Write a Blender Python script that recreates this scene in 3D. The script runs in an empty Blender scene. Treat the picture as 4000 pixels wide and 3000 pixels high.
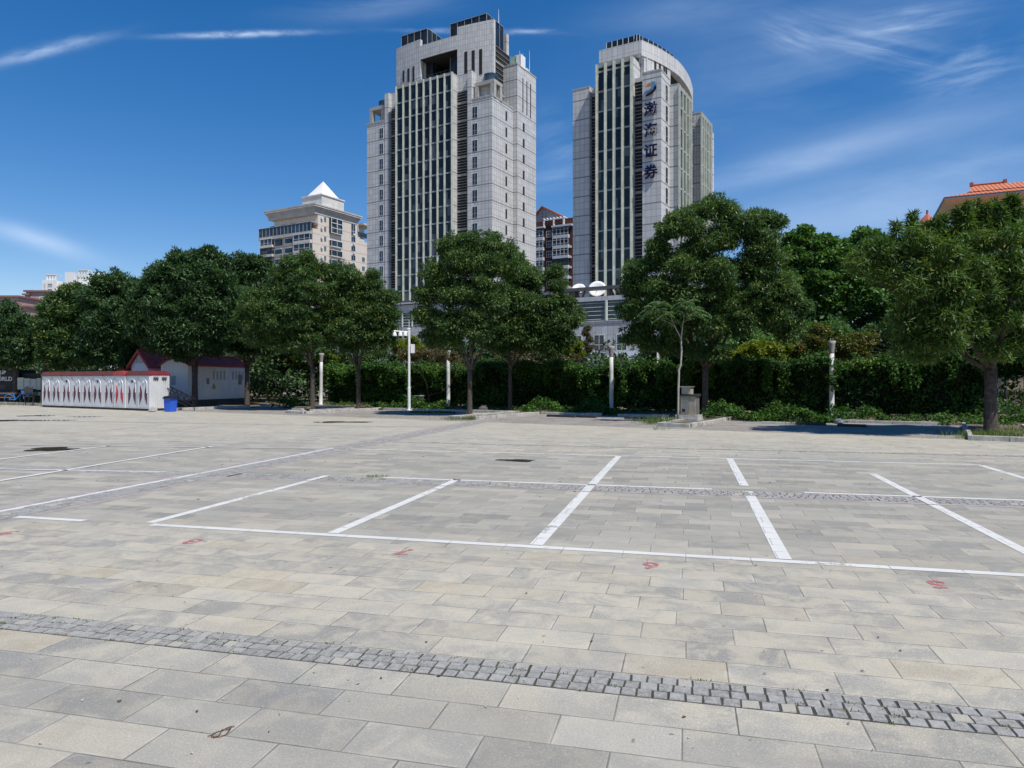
import bpy, math, random
import numpy as np
from mathutils import Vector
random.seed(5); RNG = np.random.default_rng(11)
R = math.radians
# ------------------------------------------------------------------ camera, sky, sun, exposure
F = 2770.0; CH = 1.7; HV = 1486.0            # focal length in photo pixels, eye height, horizon row
SC = bpy.context.scene
cam = bpy.data.cameras.new('camera'); camo = bpy.data.objects.new('camera', cam)
SC.collection.objects.link(camo); SC.camera = camo
camo.location = (0, 0, CH); camo.rotation_euler = (R(90), 0, 0)
cam.sensor_width = 36; cam.lens = 36 * F / 4000; cam.shift_y = -14 / 4000
cam.clip_start = 0.05; cam.clip_end = 6000
SC.render.resolution_x = 1024; SC.render.resolution_y = 768
SUN_AZ = 49; SUN_EL = 59                      # degrees clockwise from +X, elevation
SUN_S = 4.3; SKY_S = 0.10
sl = bpy.data.lights.new('sun', 'SUN'); sl.energy = SUN_S; sl.angle = R(0.5); sl.color = (1, 0.955, 0.88)
slo = bpy.data.objects.new('sun', sl); SC.collection.objects.link(slo)
ca, sa = math.cos(R(SUN_AZ)), math.sin(R(SUN_AZ))
tosun = Vector((ca * math.cos(R(SUN_EL)), -sa * math.cos(R(SUN_EL)), math.sin(R(SUN_EL))))
slo.rotation_euler = tosun.to_track_quat('Z', 'Y').to_euler(); slo.location = tosun * 100
SC.view_settings.view_transform = 'Standard'; SC.view_settings.look = 'None'
SC.view_settings.gamma = 1; SC.view_settings.exposure = 0.20
W_RES = 256
SC.cycles.max_bounces = 5; SC.cycles.transparent_max_bounces = 8

class NT:
    """small helper to write node trees as expressions"""
    def __init__(s, tree): s.t = tree; s.n = tree.nodes; s.l = tree.links
    def node(s, typ, **kw):
        n = s.n.new(typ)
        for k, v in kw.items(): setattr(n, k, v)
        return n
    def put(s, sock, v):
        if isinstance(v, bpy.types.NodeSocket): s.l.new(v, sock)
        elif isinstance(v, (tuple, list)):
            sock.default_value = tuple(v) + ((1,) if len(v) == 3 and len(sock.default_value) == 4 else ())
        else: sock.default_value = v
    def m(s, op, a, b=0.0, c=0.0, clamp=False):
        n = s.node('ShaderNodeMath', operation=op, use_clamp=clamp)
        for i, v in enumerate((a, b, c)): s.put(n.inputs[i], v)
        return n.outputs[0]
    def mix(s, f, a, b, blend='MIX'):
        n = s.node('ShaderNodeMix', data_type='RGBA', blend_type=blend)
        s.put(n.inputs[0], f); s.put(n.inputs[6], a); s.put(n.inputs[7], b)
        return n.outputs[2]
    def comb(s, x, y, z=0.0):
        n = s.node('ShaderNodeCombineXYZ')
        for i, v in enumerate((x, y, z)): s.put(n.inputs[i], v)
        return n.outputs[0]
    def sep(s, v):
        n = s.node('ShaderNodeSeparateXYZ'); s.put(n.inputs[0], v); return n.outputs
    def noise(s, vec, scale, detail=3, rough=0.55, dist=0.0):
        n = s.node('ShaderNodeTexNoise'); s.put(n.inputs['Vector'], vec)
        n.inputs['Scale'].default_value = scale; n.inputs['Detail'].default_value = detail
        n.inputs['Roughness'].default_value = rough; n.inputs['Distortion'].default_value = dist
        return n.outputs['Fac']
    def white(s, vec):
        n = s.node('ShaderNodeTexWhiteNoise'); s.put(n.inputs['Vector'], vec); return n.outputs['Value']
    def ramp(s, f, lo, hi, a=0.0, b=1.0, smooth=True):
        n = s.node('ShaderNodeMapRange'); n.interpolation_type = 'SMOOTHSTEP' if smooth else 'LINEAR'
        s.put(n.inputs['Value'], f); n.inputs['From Min'].default_value = lo; n.inputs['From Max'].default_value = hi
        n.inputs['To Min'].default_value = a; n.inputs['To Max'].default_value = b
        return n.outputs[0]
    def mul(s, vec, v3):
        n = s.node('ShaderNodeVectorMath', operation='MULTIPLY'); s.put(n.inputs[0], vec); s.put(n.inputs[1], v3); return n.outputs[0]
    def add(s, vec, v3):
        n = s.node('ShaderNodeVectorMath', operation='ADD'); s.put(n.inputs[0], vec); s.put(n.inputs[1], v3); return n.outputs[0]

W = bpy.data.worlds.new('World'); SC.world = W; W.use_nodes = True
def build_world():
    t = NT(W.node_tree); t.n.clear()
    out = t.node('ShaderNodeOutputWorld'); bg = t.node('ShaderNodeBackground')
    sky = t.node('ShaderNodeTexSky'); sky.sky_type = 'NISHITA'; sky.sun_disc = False
    sky.sun_elevation = R(SUN_EL); sky.sun_rotation = R(90 + SUN_AZ)
    sky.air_density = 1.0; sky.dust_density = 0.15; sky.ozone_density = 1.6; sky.altitude = 0
    g = t.node('ShaderNodeTexCoord').outputs['Generated']
    X, Y, Z = t.sep(g)
    Yc = t.m('MAXIMUM', Y, 0.08)
    U = t.m('DIVIDE', X, Yc); V = t.m('DIVIDE', Z, Yc)      # direction tangents: clouds are fixed in the sky
    def uv(u, v): return ((u - 2000) / F, (HV - v) / F)
    mask = None
    def streak(u, v, L, wd, ang, dens, ns, stretch=6, lo=.42, hi=.7, detail=5):
        cx, cy = uv(u, v); L /= F; wd /= F
        c, s_ = math.cos(R(ang)), math.sin(R(ang))
        dx = t.m('SUBTRACT', U, cx); dy = t.m('SUBTRACT', V, cy)
        a = t.m('ADD', t.m('MULTIPLY', dx, c), t.m('MULTIPLY', dy, s_))
        b = t.m('SUBTRACT', t.m('MULTIPLY', dy, c), t.m('MULTIPLY', dx, s_))
        n = t.noise(t.comb(t.m('MULTIPLY', a, ns / stretch), t.m('MULTIPLY', b, ns), u * .013), 1.0, detail, .6, .3)
        n2 = t.noise(t.comb(t.m('MULTIPLY', a, ns * .5), t.m('MULTIPLY', b, ns * .5), u * .01), 1.0, 2)
        bb = t.m('ADD', b, t.m('MULTIPLY', t.m('SUBTRACT', n2, .5), wd * .9))
        e = t.m('ADD', t.m('POWER', t.m('ABSOLUTE', t.m('DIVIDE', a, L)), 2.0), t.m('POWER', t.m('ABSOLUTE', t.m('DIVIDE', bb, wd)), 2.0))
        fall = t.m('EXPONENT', t.m('MULTIPLY', e, -1.0))
        return t.m('MULTIPLY', t.m('MULTIPLY', fall, t.ramp(n, lo, hi)), dens)
    S = [(930, 134, 240, 11, 1.5, .62, 90, 3, .2, .6), (170, 200, 220, 22, 14, .45, 60, 5, .25, .65),
         (150, 940, 210, 36, -17, .5, 14, 6, .15, .6), (1850, 122, 230, 9, -1, .35, 90, 3, .3, .65), (2060, 122, 80, 9, 0, .4, 90, 3, .3, .65),
         (3110, 135, 110, 75, -20, .52, 40, 9, .3, .75), (3520, 90, 230, 60, 8, .42, 45, 10, .38, .75),
         (3420, 190, 260, 80, -12, .36, 40, 10, .4, .75), (3800, 270, 220, 90, 15, .38, 40, 6, .35, .75),
         (3150, 620, 420, 55, 15, .38, 12, 5, .2, .7), (3650, 490, 600, 110, 12, .22, 10, 5, .2, .75),
         (3700, 680, 520, 70, 10, .30, 12, 5, .25, .7), (3500, 800, 600, 80, 5, .30, 9, 6, .2, .7), (3300, 880, 700, 90, 4, .25, 6, 6, .1, .7),
         (2700, 40, 400, 70, 5, .16, 14, 5, .25, .7), (1450, 30, 300, 50, 4, .22, 16, 5, .25, .7),
         (2180, 560, 90, 120, 20, .24, 20, 4, .3, .7), (2150, 700, 120, 60, 8, .2, 20, 5, .3, .7), (3300, 250, 700, 330, 10, .22, 9, 4, .3, .8)]
    for q in S:
        k = streak(*q); mask = k if mask is None else t.m('MAXIMUM', mask, k) if q[4] == 0 else t.m('SUBTRACT', t.m('ADD', mask, k), t.m('MULTIPLY', mask, k))
    mask = t.m('MULTIPLY', mask, t.ramp(Y, 0.0, 0.15))
    hs = t.node('ShaderNodeHueSaturation'); hs.inputs['Saturation'].default_value = 1.44; hs.inputs['Value'].default_value = 1.0
    t.l.new(sky.outputs[0], hs.inputs['Color'])
    tint = t.mix(1.0, hs.outputs[0], (1.04, .95, 1.05), 'MULTIPLY')
    col = t.mix(mask, tint, (6.0, 7.4, 9.6))
    t.l.new(col, bg.inputs[0]); bg.inputs[1].default_value = SKY_S
    t.l.new(bg.outputs[0], out.inputs[0])
build_world()
W.cycles.sampling_method = 'MANUAL'; W.cycles.sample_map_resolution = 128

# ------------------------------------------------------------------ geometry helpers
COL = SC.collection
def gpt(u, v):
    Y = F * CH / (v - HV); return ((u - 2000) / F * Y, Y)
def at(u, v, Y): return ((u - 2000) / F * Y, Y, CH - (v - HV) / F * Y)
def tag(o, label=None, cat=None, group=None, kind=None):
    if label: o['label'] = label
    if cat: o['category'] = cat
    if group: o['group'] = group
    if kind: o['kind'] = kind
    return o
def empty(name, loc=(0, 0, 0), rz=0.0, label=None, cat=None, group=None):
    o = bpy.data.objects.new(name, None); COL.objects.link(o); o.location = loc; o.rotation_euler = (0, 0, rz)
    o.empty_display_size = .3
    return tag(o, label, cat, group)
class MB:
    def __init__(s): s.v = []; s.f = []; s.m = []
    def add(s, vs, fs, m=0):
        k = len(s.v); s.v += [tuple(p) for p in vs]; s.f += [tuple(i + k for i in f) for f in fs]; s.m += [m] * len(fs); return s
    def box(s, x0, x1, y0, y1, z0, z1, m=0):
        x0, x1 = sorted((x0, x1)); y0, y1 = sorted((y0, y1)); z0, z1 = sorted((z0, z1))
        return s.add([(x0, y0, z0), (x1, y0, z0), (x1, y1, z0), (x0, y1, z0), (x0, y0, z1), (x1, y0, z1), (x1, y1, z1), (x0, y1, z1)],
              [(0, 3, 2, 1), (4, 5, 6, 7), (0, 1, 5, 4), (1, 2, 6, 5), (2, 3, 7, 6), (3, 0, 4, 7)], m)
    def hexa(s, b, t, m=0):
        return s.add(list(b) + list(t), [(0, 3, 2, 1), (4, 5, 6, 7), (0, 1, 5, 4), (1, 2, 6, 5), (2, 3, 7, 6), (3, 0, 4, 7)], m)
    def prism(s, poly, z0, z1, m=0):
        n = len(poly)
        return s.add([(x, y, z0) for x, y in poly] + [(x, y, z1) for x, y in poly],
              [tuple(range(n - 1, -1, -1)), tuple(range(n, 2 * n))] + [(i, (i + 1) % n, n + (i + 1) % n, n + i) for i in range(n)], m)
    def xprism(s, poly, y0, y1, m=0):       # polygon in (x,z) extruded along y
        n = len(poly)
        return s.add([(x, y0, z) for x, z in poly] + [(x, y1, z) for x, z in poly],
              [tuple(range(n)), tuple(range(2 * n - 1, n - 1, -1))] + [(i, n + i, n + (i + 1) % n, (i + 1) % n) for i in range(n)], m)
    def tube(s, pts, rads, n=8, m=0, cap=True):
        pts = [Vector(p) for p in pts]; rings = []
        if not hasattr(rads, '__len__'): rads = [rads] * len(pts)
        prev = None
        for i, p in enumerate(pts):
            d = (pts[min(i + 1, len(pts) - 1)] - pts[max(i - 1, 0)]).normalized()
            if prev is None: a = d.orthogonal().normalized()
            else: a = (prev - d * prev.dot(d)).normalized()
            prev = a; b = d.cross(a)
            rings.append([p + (a * math.cos(2 * math.pi * k / n) + b * math.sin(2 * math.pi * k / n)) * rads[i] for k in range(n)])
        vs = [q for r in rings for q in r]; fs = []
        for i in range(len(pts) - 1):
            for k in range(n): fs.append((i * n + k, i * n + (k + 1) % n, (i + 1) * n + (k + 1) % n, (i + 1) * n + k))
        if cap: fs += [tuple(range(n - 1, -1, -1)), tuple((len(pts) - 1) * n + k for k in range(n))]
        return s.add(vs, fs, m)
    def lathe(s, prof, n=20, c=(0, 0, 0), m=0):
        vs = [(c[0] + r * math.cos(2 * math.pi * k / n), c[1] + r * math.sin(2 * math.pi * k / n), c[2] + z) for r, z in prof for k in range(n)]
        fs = [(i * n + k, i * n + (k + 1) % n, (i + 1) * n + (k + 1) % n, (i + 1) * n + k) for i in range(len(prof) - 1) for k in range(n)]
        fs += [tuple(range(n - 1, -1, -1)), tuple((len(prof) - 1) * n + k for k in range(n))]
        return s.add(vs, fs, m)
    def build(s, name, mats, parent=None, smooth=False, label=None, cat=None, group=None, kind=None):
        me = bpy.data.meshes.new(name); me.from_pydata(s.v, [], s.f); me.update()
        for mt in (mats if isinstance(mats, (list, tuple)) else [mats]): me.materials.append(mt)
        me.polygons.foreach_set('material_index', s.m)
        if smooth: me.polygons.foreach_set('use_smooth', [True] * len(me.polygons))
        o = bpy.data.objects.new(name, me); COL.objects.link(o)
        if parent: o.parent = parent
        return tag(o, label, cat, group, kind)
def text_mesh(body, size, ext=0.0, off=0.0, align='CENTER'):
    cu = bpy.data.curves.new('txt', 'FONT'); cu.body = body; cu.size = size; cu.extrude = ext; cu.offset = off
    cu.align_x = align; cu.resolution_u = 3
    o = bpy.data.objects.new('txt', cu); COL.objects.link(o)
    dg = bpy.context.evaluated_depsgraph_get(); dg.update()
    me = bpy.data.meshes.new_from_object(o.evaluated_get(dg)); bpy.data.objects.remove(o); bpy.data.curves.remove(cu)
    return me
def text_obj(name, body, size, mat, parent, loc, rot, ext=0.01, off=0.0, align='CENTER'):
    me = text_mesh(body, size, ext, off, align); me.materials.clear(); me.materials.append(mat)
    o = bpy.data.objects.new(name, me); COL.objects.link(o); o.parent = parent; o.location = loc; o.rotation_euler = rot
    return o

# ------------------------------------------------------------------ materials
def newmat(name):
    m = bpy.data.materials.new(name); m.use_nodes = True; t = NT(m.node_tree)
    return m, t, t.n['Principled BSDF'], t.n['Material Output']
MATS = {}
def simple(name, col, rough=.7, metal=0.0, var=.15, scale=3.0, spec=.4, bump=0.0, emit=None, dirt=None):
    if name in MATS: return MATS[name]
    m, t, b, o = newmat(name)
    co = t.node('ShaderNodeTexCoord').outputs['Object']
    n = t.noise(co, scale, 5, .6)
    k = t.ramp(n, .3, .7, 1 - var, 1 + var * .5, False)
    c = t.mix(1.0, col, t.comb(k, k, k), 'MULTIPLY')
    if dirt: c = t.mix(t.m('MULTIPLY', t.ramp(t.noise(t.mul(co, (3, 3, .5)), 1.6, 6, .65), .5, .72), dirt[1]), c, dirt[0])
    t.put(b.inputs['Base Color'], c)
    b.inputs['Roughness'].default_value = rough; b.inputs['Metallic'].default_value = metal
    b.inputs['Specular IOR Level'].default_value = spec
    if bump:
        bp = t.node('ShaderNodeBump'); bp.inputs['Strength'].default_value = bump; bp.inputs['Distance'].default_value = .02
        t.l.new(t.noise(co, scale * 8, 5, .6), bp.inputs['Height']); t.l.new(bp.outputs[0], b.inputs['Normal'])
    MATS[name] = m; return m
def facade(name, col, joint, pw, ph, jw, band=None, bandcol=None, streak=.25, hx=None, jdark=1.0):
    """stone cladding panels; horizontal coordinate x+y works on both wall directions of a block"""
    m, t, b, o = newmat(name)
    co = t.node('ShaderNodeTexCoord').outputs['Object']; X, Y, Z = t.sep(co)
    h = t.m('ADD', X, Y)
    a = t.m('FRACT', t.m('DIVIDE', h, pw)); c = t.m('FRACT', t.m('DIVIDE', Z, ph))
    j = t.m('MAXIMUM', t.m('LESS_THAN', a, jw / pw), t.m('LESS_THAN', c, jw / ph))
    cell = t.comb(t.m('FLOOR', t.m('DIVIDE', h, pw)), t.m('FLOOR', t.m('DIVIDE', Z, ph)), 0)
    w = t.white(cell); k = t.ramp(w, 0, 1, .9, 1.06, False)
    base = t.mix(1.0, col, t.comb(k, k, t.m('MULTIPLY', k, .995)), 'MULTIPLY')
    sp = t.noise(t.mul(co, (1, 1, 1)), 9, 4, .7); base = t.mix(t.ramp(sp, .35, .75, 0, .14), base, (.3, .3, .3))
    st = t.noise(t.comb(t.m('MULTIPLY', h, 1.7), t.m('MULTIPLY', Z, .07), 0), 1.0, 5, .65)
    base = t.mix(t.ramp(st, .5, .78, 0, streak), base, (.10, .092, .08))
    base = t.mix(t.m('MULTIPLY', j, .75 * jdark), base, joint)
    if band:
        per, offz, th = band
        bb = t.m('LESS_THAN', t.m('FRACT', t.m('DIVIDE', t.m('SUBTRACT', Z, offz), per)), th / per)
        base = t.mix(t.m('MULTIPLY', bb, .85), base, bandcol or joint)
    t.put(b.inputs['Base Color'], base); b.inputs['Roughness'].default_value = .62; b.inputs['Specular IOR Level'].default_value = .35
    MATS[name] = m; return m
def glassmat(name, col, rough=.08, var=.5, cell=(1.1, 1.85), spec=.5, curtain=0.0):
    m, t, b, o = newmat(name)
    co = t.node('ShaderNodeTexCoord').outputs['Object']; X, Y, Z = t.sep(co); h = t.m('ADD', X, Y)
    w = t.white(t.comb(t.m('FLOOR', t.m('DIVIDE', h, cell[0])), t.m('FLOOR', t.m('DIVIDE', Z, cell[1])), 0))
    k = t.ramp(w, 0, 1, 1 - var, 1 + var, False)
    c = t.mix(1.0, col, t.comb(k, k, k), 'MULTIPLY')
    if curtain: c = t.mix(t.m('MULTIPLY', t.m('GREATER_THAN', w, .84), curtain), c, (.32, .36, .38))
    c = t.mix(t.ramp(t.noise(co, .35, 3), .35, .7, 0, .35), c, (col[0] * .4, col[1] * .4, col[2] * .4))
    t.put(b.inputs['Base Color'], c); b.inputs['Roughness'].default_value = rough; b.inputs['Specular IOR Level'].default_value = spec
    bp = t.node('ShaderNodeBump'); bp.inputs['Strength'].default_value = .15; bp.inputs['Distance'].default_value = .05
    t.l.new(t.noise(co, .8, 2), bp.inputs['Height']); t.l.new(bp.outputs[0], b.inputs['Normal'])
    MATS[name] = m; return m
def leafmat(name, c0, c1, c2=None, f2=0.0, trans=.3, rough=.45, spec=.35):
    m, t, b, o = newmat(name)
    at_ = t.node('ShaderNodeAttribute'); at_.attribute_name = 'tone'; a = at_.outputs['Fac']
    c = t.mix(a, c0, c1)
    if c2: c = t.mix(t.ramp(a, 1 - f2, 1 - f2 * .6), c, c2)
    t.put(b.inputs['Base Color'], c); b.inputs['Roughness'].default_value = rough; b.inputs['Specular IOR Level'].default_value = spec
    tr = t.node('ShaderNodeBsdfTranslucent'); t.l.new(t.mix(1.0, c, (1.3, 1.5, .6), 'MULTIPLY'), tr.inputs[0])
    ms = t.node('ShaderNodeMixShader'); ms.inputs[0].default_value = trans
    t.l.new(b.outputs[0], ms.inputs[1]); t.l.new(tr.outputs[0], ms.inputs[2]); t.l.new(ms.outputs[0], o.inputs[0])
    MATS[name] = m; return m

STONE = (.57, .57, .56); JOINT = (.17, .17, .175)
# paving: object axes are the plaza grid (p along the stall lines, q away)
def paver_nodes(t, co, lx=.6, ly=.3, q0=.26, jw=.006):
    X, Y, Z = t.sep(co)
    r = t.m('DIVIDE', t.m('SUBTRACT', Y, q0), ly); row = t.m('FLOOR', r); fy = t.m('FRACT', r)
    off = t.m('ADD', t.m('MULTIPLY', row, .5), t.m('MULTIPLY', t.white(t.comb(row, 7.3)), .16))
    c = t.m('ADD', t.m('DIVIDE', X, lx), off); cx = t.m('FLOOR', c); fx = t.m('FRACT', c)
    ex = t.m('MULTIPLY', t.m('MINIMUM', fx, t.m('SUBTRACT', 1.0, fx)), lx)
    ey = t.m('MULTIPLY', t.m('MINIMUM', fy, t.m('SUBTRACT', 1.0, fy)), ly)
    wob = t.m('MULTIPLY', t.m('SUBTRACT', t.noise(co, 6, 3), .5), .006)
    e = t.m('ADD', t.m('MINIMUM', ex, ey), wob)
    return cx, row, e, t.white(t.comb(cx, row, 3.1)), t.white(t.comb(cx, row, 9.7))
def plaza_mat():
    m, t, b, o = newmat('plaza_paving')
    co = t.node('ShaderNodeTexCoord').outputs['Object']
    cx, row, e, w1, w2 = paver_nodes(t, co)
    base = t.mix(w1, (.27, .27, .262), (.455, .44, .39))
    base = t.mix(t.ramp(w2, .84, .97), base, (.46, .405, .31))
    base = t.mix(t.ramp(w2, .12, .02), base, (.315, .315, .31))
    # dusty worn patches, different on every slab
    own = t.add(co, t.comb(t.m('MULTIPLY', w1, 37.0), t.m('MULTIPLY', w2, 53.0), 0))
    d1 = t.noise(own, 3.2, 6, .68, .6)
    base = t.mix(t.ramp(d1, .42, .62, 0, .8), base, (.54, .50, .41))
    d2 = t.noise(t.mul(co, (1, 1.6, 1)), .55, 5, .6, .5)
    base = t.mix(t.ramp(d2, .46, .70, 0, .6), base, (.50, .475, .41))
    d3 = t.noise(t.mul(co, (.5, 1.6, 1)), .30, 5, .6, .3)
    base = t.mix(t.ramp(d3, .50, .68, 0, .6), base, (.30, .305, .305))
    # soft dark slab middles and stains
    d4 = t.noise(own, 1.9, 3, .5); base = t.mix(t.ramp(d4, .56, .76, 0, .35), base, (.24, .24, .235))
    g1 = t.noise(co, 120, 4, .75); base = t.mix(t.ramp(g1, .42, .60, 0, .5), base, (.17, .17, .17))
    g2 = t.noise(co, 75, 3, .7); base = t.mix(t.ramp(g2, .54, .68, 0, .55), base, (.66, .645, .60))
    g3 = t.noise(co, 22, 4, .65); base = t.mix(t.ramp(g3, .5, .72, 0, .22), base, (.22, .22, .22))
    # efflorescence near joints, then the joint itself
    base = t.mix(t.m('MULTIPLY', t.ramp(e, .03, .0), t.ramp(t.noise(co, 5, 4), .48, .66, 0, .5)), base, (.58, .57, .53))
    jn = t.ramp(t.noise(co, 2.2, 3), .3, .7, .4, .95)
    base = t.mix(t.m('MULTIPLY', t.ramp(e, .0060, .0018), jn), base, (.085, .08, .07))
    XX, YY, ZZ = t.sep(co)
    zn = t.noise(t.mul(co, (.35, .8, 1)), 1.0, 5, .65)
    yz = t.m('ADD', YY, t.m('MULTIPLY', t.m('SUBTRACT', zn, .5), 1.6))
    stall = t.m('MULTIPLY', t.ramp(yz, 6.6, 7.3), t.ramp(yz, 17.5, 15.5))
    near = t.ramp(yz, 3.9, 3.2)
    base = t.mix(t.m('MULTIPLY', t.m('MAXIMUM', stall, t.m('MULTIPLY', near, .95)), .42), base, t.mix(w2, (.185, .183, .175), (.36, .355, .335)))
    warm = t.m('MULTIPLY', t.ramp(yz, 3.9, 4.6), t.ramp(yz, 8.0, 6.4))
    base = t.mix(t.m('MULTIPLY', t.m('MULTIPLY', warm, t.ramp(d1, .35, .62)), .38), base, (.485, .45, .375))
    far = t.ramp(YY, 15, 24); base = t.mix(t.m('MULTIPLY', far, .45), base, (.45, .43, .37))
    oil = t.noise(t.mul(co, (1.0, .7, 1)), 1.25, 4, .6); base = t.mix(t.m('MULTIPLY', t.ramp(oil, .66, .78, 0, .55), stall), base, (.12, .12, .115))
    trk = t.noise(t.mul(co, (.12, 2.4, 1)), 1.0, 5, .6, .8); base = t.mix(t.ramp(trk, .56, .74, 0, .35), base, (.20, .20, .20))
    spot = t.noise(co, 9, 2, .5); base = t.mix(t.ramp(spot, .735, .77, 0, .6), base, (.10, .095, .085))
    base = t.mix(1.0, base, (.985, .955, .885), 'MULTIPLY')
    w3 = t.white(t.comb(cx, row, 21.7)); kk = t.ramp(w3, 0, 1, .93, 1.07, False)
    base = t.mix(1.0, base, t.comb(kk, kk, kk), 'MULTIPLY')
    t.put(b.inputs['Base Color'], base); b.inputs['Roughness'].default_value = .82; b.inputs['Specular IOR Level'].default_value = .3
    bp = t.node('ShaderNodeBump'); bp.inputs['Strength'].default_value = .55; bp.inputs['Distance'].default_value = .006
    hgt = t.m('ADD', t.m('MULTIPLY', g1, .35), t.m('ADD', t.ramp(e, 0, .008), t.m('MULTIPLY', w1, .3)))
    t.l.new(hgt, bp.inputs['Height']); t.l.new(bp.outputs[0], b.inputs['Normal'])
    return m
def paint_mat(name, col, wear=.5):
    m, t, b, o = newmat(name)
    co = t.node('ShaderNodeTexCoord').outputs['Object']
    cx, row, e, w1, w2 = paver_nodes(t, co)
    n = t.noise(co, 7, 6, .7); n2 = t.noise(co, .9, 4, .6); n3 = t.noise(co, 60, 3, .7)
    al = t.m('ADD', t.m('ADD', t.m('MULTIPLY', n, .5), t.m('MULTIPLY', n2, .65)), t.m('MULTIPLY', n3, .25))
    al = t.ramp(al, wear, wear + .13)
    al = t.m('MULTIPLY', al, t.ramp(e, .001, .005, .25, 1.0))
    t.put(b.inputs['Base Color'], t.mix(t.ramp(n2, .4, .7, 0, .5), col, tuple(c * .78 for c in col))); b.inputs['Roughness'].default_value = .7
    t.put(b.inputs['Alpha'], al)
    return m
def stone_attr_mat():
    m, t, b, o = newmat('cobble_stone')
    co = t.node('ShaderNodeTexCoord').outputs['Object']
    a = t.node('ShaderNodeAttribute'); a.attribute_name = 'tone'; a = a.outputs['Fac']
    c = t.mix(a, (.20, .197, .185), (.32, .315, .295)); c = t.mix(t.ramp(a, .94, .98), c, (.42, .38, .30))
    c = t.mix(t.ramp(t.noise(co, 26, 5, .7), .38, .66, 0, .7), c, (.42, .405, .365))
    c = t.mix(t.ramp(t.noise(co, 130, 3, .7), .5, .68, 0, .5), c, (.09, .09, .09))
    t.put(b.inputs['Base Color'], c); b.inputs['Roughness'].default_value = .85
    bp = t.node('ShaderNodeBump'); bp.inputs['Strength'].default_value = .6; bp.inputs['Distance'].default_value = .006
    t.l.new(t.noise(co, 45, 5, .7), bp.inputs['Height']); t.l.new(bp.outputs[0], b.inputs['Normal'])
    return m
def soil_mat(name, c0, c1, c2, sc=2.0):
    m, t, b, o = newmat(name)
    co = t.node('ShaderNodeTexCoord').outputs['Object']
    c = t.mix(t.ramp(t.noise(co, sc, 6, .65), .35, .65), c0, c1)
    c = t.mix(t.ramp(t.noise(co, sc * 9, 5, .7), .5, .7), c, c2)
    t.put(b.inputs['Base Color'], c); b.inputs['Roughness'].default_value = .95
    bp = t.node('ShaderNodeBump'); bp.inputs['Strength'].default_value = .8; bp.inputs['Distance'].default_value = .02
    t.l.new(t.noise(co, sc * 14, 5, .7), bp.inputs['Height']); t.l.new(bp.outputs[0], b.inputs['Normal'])
    return m
def brickbay_mat():
    m, t, b, o = newmat('bay_brick')
    co = t.node('ShaderNodeTexCoord').outputs['Object']
    cx, row, e, w1, w2 = paver_nodes(t, co, .2, .1, 0, .004)
    c = t.mix(w1, (.20, .185, .165), (.31, .29, .265)); c = t.mix(t.ramp(t.noise(co, .8, 5, .6), .4, .7, 0, .7), c, (.36, .32, .26))
    c = t.mix(t.ramp(t.noise(co, .45, 4, .6), .58, .7, 0, .5), c, (.30, .20, .13))
    c = t.mix(t.ramp(e, .008, .002, 0, .8), c, (.09, .085, .07))
    t.put(b.inputs['Base Color'], c); b.inputs['Roughness'].default_value = .9
    bp = t.node('ShaderNodeBump'); bp.inputs['Strength'].default_value = .5; bp.inputs['Distance'].default_value = .01
    t.l.new(t.ramp(e, 0, .012), bp.inputs['Height']); t.l.new(bp.outputs[0], b.inputs['Normal'])
    return m

# ------------------------------------------------------------------ GROUND
GA = R(14); SA = R(31)       # plaza grid angle, hedge / bay / building frame angle
def g2w(p, q, z=0): return (p * math.cos(GA) + q * math.sin(GA), -p * math.sin(GA) + q * math.cos(GA), z)
def s2w(s, t, z=0): return (s * math.cos(SA) + t * math.sin(SA), -s * math.sin(SA) + t * math.cos(SA), z)
def w2g(x, y): return (x * math.cos(GA) - y * math.sin(GA), x * math.sin(GA) + y * math.cos(GA))
def w2s(x, y): return (x * math.cos(SA) - y * math.sin(SA), x * math.sin(SA) + y * math.cos(SA))
def px2g(u, v): return w2g(*gpt(u, v))
def px2s(u, v): return w2s(*gpt(u, v))
def sheet(name, pts, z, mat, rz=0.0, loc=(0, 0, 0)):
    mb = MB(); mb.add([(x, y, z) for x, y in pts], [tuple(range(len(pts)))])
    o = mb.build(name, mat, kind='structure'); o.rotation_euler = (0, 0, rz); o.location = loc; return o
sheet('ground', [(-1500, -200), (1500, -200), (1500, 2500), (-1500, 2500)], -.03, soil_mat('earth', (.17, .15, .12), (.24, .21, .17), (.10, .12, .06), .3))
M_PLAZA = plaza_mat()
# plaza sheet in grid coordinates, its far edge follows t = 24.2
def s2g(s, t): x, y, _ = s2w(s, t); return w2g(x, y)
pl = [s2g(-120, -15), s2g(60, -15), s2g(60, 24.2), s2g(-120, 24.2)]
sheet('plaza', pl, 0, M_PLAZA, -GA)
M_BAY = brickbay_mat()
sheet('parking_bays', [(-37.2, 24.2), (60, 24.2), (60, 31.7), (-37.2, 31.7)], -.004, M_BAY, -SA)
M_SOIL = soil_mat('soil', (.12, .085, .055), (.17, .13, .09), (.05, .075, .03), 1.6)
sheet('planting_bed', [(-37.2, 31.7), (60, 31.7), (60, 43), (-37.2, 43)], .01, M_SOIL, -SA)
sheet('lawn', [(-120, 24.9), (-37.2, 24.9), (-37.2, 60), (-120, 60)], .02, M_SOIL, -SA)
for k, (s0, s1, t0) in enumerate([(-28.9, -27.6, 25.4), (-18.5, -17.2, 25.4), (-8.9, -7.7, 25.3), (.8, 2.6, 23.95)]):
    sheet('tree_pit', [(s0 + .1, t0 + .1), (s1 - .1, t0 + .1), (s1 - .1, 31.7), (s0 + .1, 31.7)], .06, M_SOIL, -SA)
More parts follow.
